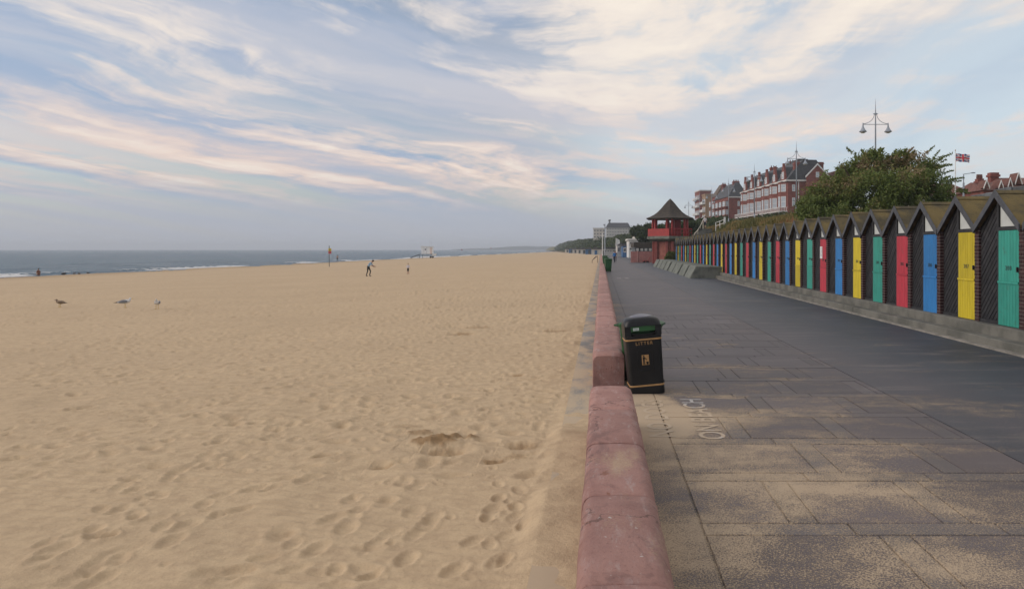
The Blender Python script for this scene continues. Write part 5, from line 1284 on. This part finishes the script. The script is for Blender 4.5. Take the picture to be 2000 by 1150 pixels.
def person(label, loc, rz, mats, pose=None, height=1.75, short_legs=False, short_sleeve=True, hair=(.04, .03, .02)):
    """mats: skin, top, bottoms, shoes"""
    J = dict(pelvis=(0, 0, .95, (.15, .11)), spine=(0, 0, 1.14, (.135, .10)), chest=(0, 0, 1.34, (.165, .115)), neck=(0, 0, 1.50, .052), head=(0, .015, 1.60, .078), crown=(0, .005, 1.70, .078))
    for s, n in ((-1, 'l'), (1, 'r')):
        J['sh'+n] = (s*.185, 0, 1.42, .062); J['el'+n] = (s*.235, -.03, 1.15, .045); J['wr'+n] = (s*.245, .06, .93, .030); J['ha'+n] = (s*.245, .09, .85, .038); J['fi'+n] = (s*.24, .10, .77, .020); J['th'+n] = (s*.205, .13, .85, .014)
        J['hi'+n] = (s*.09, 0, .90, .095); J['kn'+n] = (s*.10, .02, .49, .062); J['an'+n] = (s*.10, -.02, .09, .045); J['to'+n] = (s*.115, .15, .035, .035)
    for k, v in (pose or {}).items(): J[k] = (*v, J[k][3])
    E = [('pelvis', 'spine'), ('spine', 'chest'), ('chest', 'neck'), ('neck', 'head'), ('head', 'crown')]; Z = {('pelvis', 'spine'): 1, ('spine', 'chest'): 1, ('chest', 'neck'): 1}
    for n in 'lr':
        E += [('chest', 'sh'+n), ('sh'+n, 'el'+n), ('el'+n, 'wr'+n), ('wr'+n, 'ha'+n), ('ha'+n, 'fi'+n), ('ha'+n, 'th'+n), ('pelvis', 'hi'+n), ('hi'+n, 'kn'+n), ('kn'+n, 'an'+n), ('an'+n, 'to'+n)]
        Z.update({('chest', 'sh'+n): 1, ('sh'+n, 'el'+n): 1, ('el'+n, 'wr'+n): 0 if short_sleeve else 1, ('pelvis', 'hi'+n): 2, ('hi'+n, 'kn'+n): 2, ('kn'+n, 'an'+n): 0 if short_legs else 2, ('an'+n, 'to'+n): 3})
    o = empty('person', loc, rz, label, 'person'); s = height/1.78; o.scale = (s, s, s)
    skin_body('body', J, E, Z, mats, o)
    c = Vector(J['crown'][:3]); h = Vector(J['head'][:3]); up = (c-h).normalized()
    m = MB(); q = up.to_track_quat('Z', 'Y').to_matrix()
    rings = [[c+q @ Vector((r*math.cos(2*math.pi*i/12), r*1.08*math.sin(2*math.pi*i/12)-.014, zz)) for i in range(12)] for r, zz in ((.088, -.035), (.098, .0), (.092, .05), (.062, .085), (.01, .098))]
    m.loft(rings); m.build('hair', cloth('hair%d' % int(hair[0]*1000), hair), o, True)
    f = MB(); f.add([h+q @ Vector(v) for v in ((-.014, .075, .01), (.014, .075, .01), (0, .108, .012), (0, .075, .05))], [(0, 1, 2), (0, 2, 3), (1, 3, 2), (0, 3, 1)]); f.build('nose', SKIN, o)
    return o
SHOE = cloth('shoe', (.04, .035, .03))
# man leaning forward, facing right
bend = dict(spine=(0, .07, 1.10), chest=(0, .22, 1.26), neck=(0, .34, 1.36), head=(0, .41, 1.42), crown=(0, .45, 1.51))
for s, n in ((-1, 'l'), (1, 'r')): bend.update({'sh'+n: (s*.18, .25, 1.32), 'el'+n: (s*.22, .36, 1.06), 'wr'+n: (s*.20, .56, .98), 'ha'+n: (s*.19, .63, .95), 'fi'+n: (s*.18, .69, .92), 'th'+n: (s*.15, .64, .97)})
bend.update(dict(knl=(-.10, .20, .52), anl=(-.10, .10, .09), tol=(-.11, .26, .035), knr=(.10, -.02, .49), anr=(.10, -.16, .09), tor=(.11, .0, .035)))
x, y, z = beach_at(719, 540); person('man in light blue shirt and dark trousers leaning forward on the beach', (x, y, z), R(-90), [SKIN, cloth('pale_blue', (.30, .45, .62)), cloth('charcoal', (.02, .022, .025)), SHOE], bend, 1.66)
x, y, z = beach_at(797, 536); kid = {}
for s, n in ((-1, 'l'), (1, 'r')): kid.update({'el'+n: (s*.27, .04, 1.16), 'wr'+n: (s*.10, .20, 1.06), 'ha'+n: (s*.05, .23, 1.03), 'fi'+n: (s*.01, .25, 1.0), 'th'+n: (s*.04, .26, 1.05)})
person('small person in white top and black shorts standing on the beach', (x, y, z), R(170), [SKIN, cloth('white', (.62, .58, .60)), cloth('black', (.015, .015, .017)), SKIN], kid, 1.05, True, False, (.32, .25, .17))
x, y, z = beach_at(659, 510.5); person('bare-chested person in dark shorts at the water edge behind the sign', (x, y, max(z, SEA_Z-.15)), R(30), [SKIN, SKIN, cloth('black', (.015, .015, .017)), SKIN], None, 1.85, False, True)
x, y, z = px2(75, 537.5, SEA_Z)[0], px2(75, 537.5, SEA_Z)[1], 0
person('person in a brown wetsuit wading in the surf at far left', (x, y, SEA_Z-.78), R(70), [SKIN, cloth('rust', (.20, .07, .03)), cloth('rust', (.20, .07, .03)), SKIN], None, 1.68, False, True)
x, y = px2(1200, 513.5); walk = dict(knl=(-.10, .16, .50), anl=(-.10, .24, .10), tol=(-.11, .40, .05), knr=(.10, -.06, .50), anr=(.10, -.30, .16), tor=(.11, -.18, .06))
person('person in bright blue top and dark trousers walking on the far promenade', (x, y, 0), R(160), [SKIN, cloth('bright_blue', (.03, .16, .42)), cloth('navy', (.015, .02, .04)), SHOE], walk, 1.72, False, False)
person('second walker in dark clothes just behind the one in blue', (x+.35, y+9, 0), R(175), [SKIN, cloth('maroon', (.09, .03, .04)), cloth('navy', (.015, .02, .04)), SHOE], walk, 1.70, False, False)
p = pxY(1377, 447, 100); person('person in white top and dark shorts on the bank path above the huts', (p[0], p[1], p[2]), R(160), [SKIN, cloth('white', (.62, .58, .60)), cloth('navy', (.015, .02, .04)), SHOE], walk, 1.75, True, True)
bp = empty('path', (p[0], p[1], 0), 0); bp['kind'] = 'structure'
pt = MB(); 
for i in range(6):
    q0 = Vector(pxY(1356, 465, 94)).lerp(Vector(p), i/5); pt.box(q0.x-p[0]-.7, q0.x-p[0]+.9, q0.y-p[1]-.6, q0.y-p[1]+1.8, q0.z-.6, q0.z-.01)
pt.build('step_flight', M_CONC, bp)

def gull(label, px, py, rz, brown=False, down=False):
    x, y, z = beach_at(px, py); z = ground(x, y)
    WH = cloth('gull_white', (.66, .66, .66)); GR = cloth('gull_grey', (.24, .25, .28)); BR = cloth('gull_brown', (.22, .16, .11)); BK = cloth('gull_black', (.03, .03, .03)); YE = cloth('gull_beak', (.5, .33, .05))
    w1, g1 = (BR, BR) if brown else (WH, GR)
    hz, hy = (.30, .25) if down else (.40, .17)
    J = dict(chest=(0, .06, .23, (.078, .085)), mid=(0, -.05, .225, (.08, .08)), rump=(0, -.17, .215, (.05, .045)), tail=(0, -.29, .205, (.035, .014)), throat=(0, .14, .27, .05), head=(0, hy, hz-.04, .043), face=(0, hy+.045, hz-.05, .028))
    o = empty('gull', (x, y, z), rz, label, 'gull'); o.scale = ((.9 if brown else 1.05),)*3
    E = [('chest', 'mid'), ('mid', 'rump'), ('rump', 'tail'), ('chest', 'throat'), ('throat', 'head'), ('head', 'face')]
    skin_body('body', J, E, {}, [w1], o, 'chest')
    for s in (-1, 1):
        m = MB(); rings = []
        for yy, zz, h, t in ((.08, .245, .03, .01), (.02, .25, .06, .016), (-.10, .245, .055, .014), (-.22, .225, .03, .008), (-.34, .205, .006, .003)):
            rings.append([(s*(.072+(-.05 if yy < -.2 else 0)+t*math.cos(R(a)))*(1 if yy > -.3 else .4), yy, zz+h*math.sin(R(a))) for a in range(0, 360, 45)])
        wg = m.loft(rings).build('wing', g1, o, True); MB().tube([(s*.03, -.25, .22), (s*.012, -.37, .205)], [.018, .004], 6).build('wing_tip', BK, wg)
        MB().tube([(s*.035, .0, .17), (s*.035, .01, .08), (s*.035, .0, .005)], .007, 5).tube([(s*.035, -.01, .006), (s*.05, .05, .006)], .009, 5).build('leg', YE, o)
    MB().tube([(0, hy+.06, hz-.052), (0, hy+.115, hz-.062)], [.013, .003], 6).build('beak', BK if brown else YE, o)
    return o
gull('brown young gull standing on the sand at far left', 117, 600, R(85), True)
gull('white and grey gull in the middle of the three', 244, 601, R(-60))
gull('white and grey gull facing away, rightmost of the three', 307, 604, R(-160))
# dark rocks at the waterline
M_ROCK = pmat('wet_rock', (.04, .035, .03), (.06, .05, .045), 6, .5, .01)
for i, (px, py, s, lab) in enumerate(((107, 536, .2, 'dark rock in the surf nearest the wader'), (128, 535.5, .13, 'small dark rock second in the surf'), (137, 535.5, .13, 'small dark rock third in the surf'), (155, 534.5, .13, 'dark rock farthest right in the surf'))):
    x, y = px2(px, py, SEA_Z); bm = bmesh.new(); bmesh.ops.create_icosphere(bm, subdivisions=2, radius=s); r_ = random.Random(i)
    for v in bm.verts: v.co *= r_.uniform(.8, 1.15); v.co.z *= .75; v.co.x *= 1.6
    me = bpy.data.meshes.new('rock'); bm.to_mesh(me); bm.free(); me.materials.append(M_ROCK); prop(link('rock', me, None, (x+1.2, y, SEA_Z+.12)), lab, 'rock', 'rocks in the surf')

# ------------------------------------------------------------------ haze
HAZE = .00034
hzb = MB().box(-6300, 2800, -60, 6400, -6, 40).build('haze', None)
hm = bpy.data.materials.new('haze_air'); hm.use_nodes = True; ht = hm.node_tree
for n in list(ht.nodes): ht.nodes.remove(n)
ho = ht.nodes.new('ShaderNodeOutputMaterial'); hv = ht.nodes.new('ShaderNodeVolumePrincipled'); hv.inputs['Color'].default_value = (.80, .86, .95, 1); hv.inputs['Density'].default_value = HAZE; hv.inputs['Anisotropy'].default_value = .1
ht.links.new(hv.outputs[0], ho.inputs['Volume']); hzb.data.materials.clear(); hzb.data.materials.append(hm)
prop(hzb, 'thin pale sea haze over the whole shore', 'haze', kind='stuff')
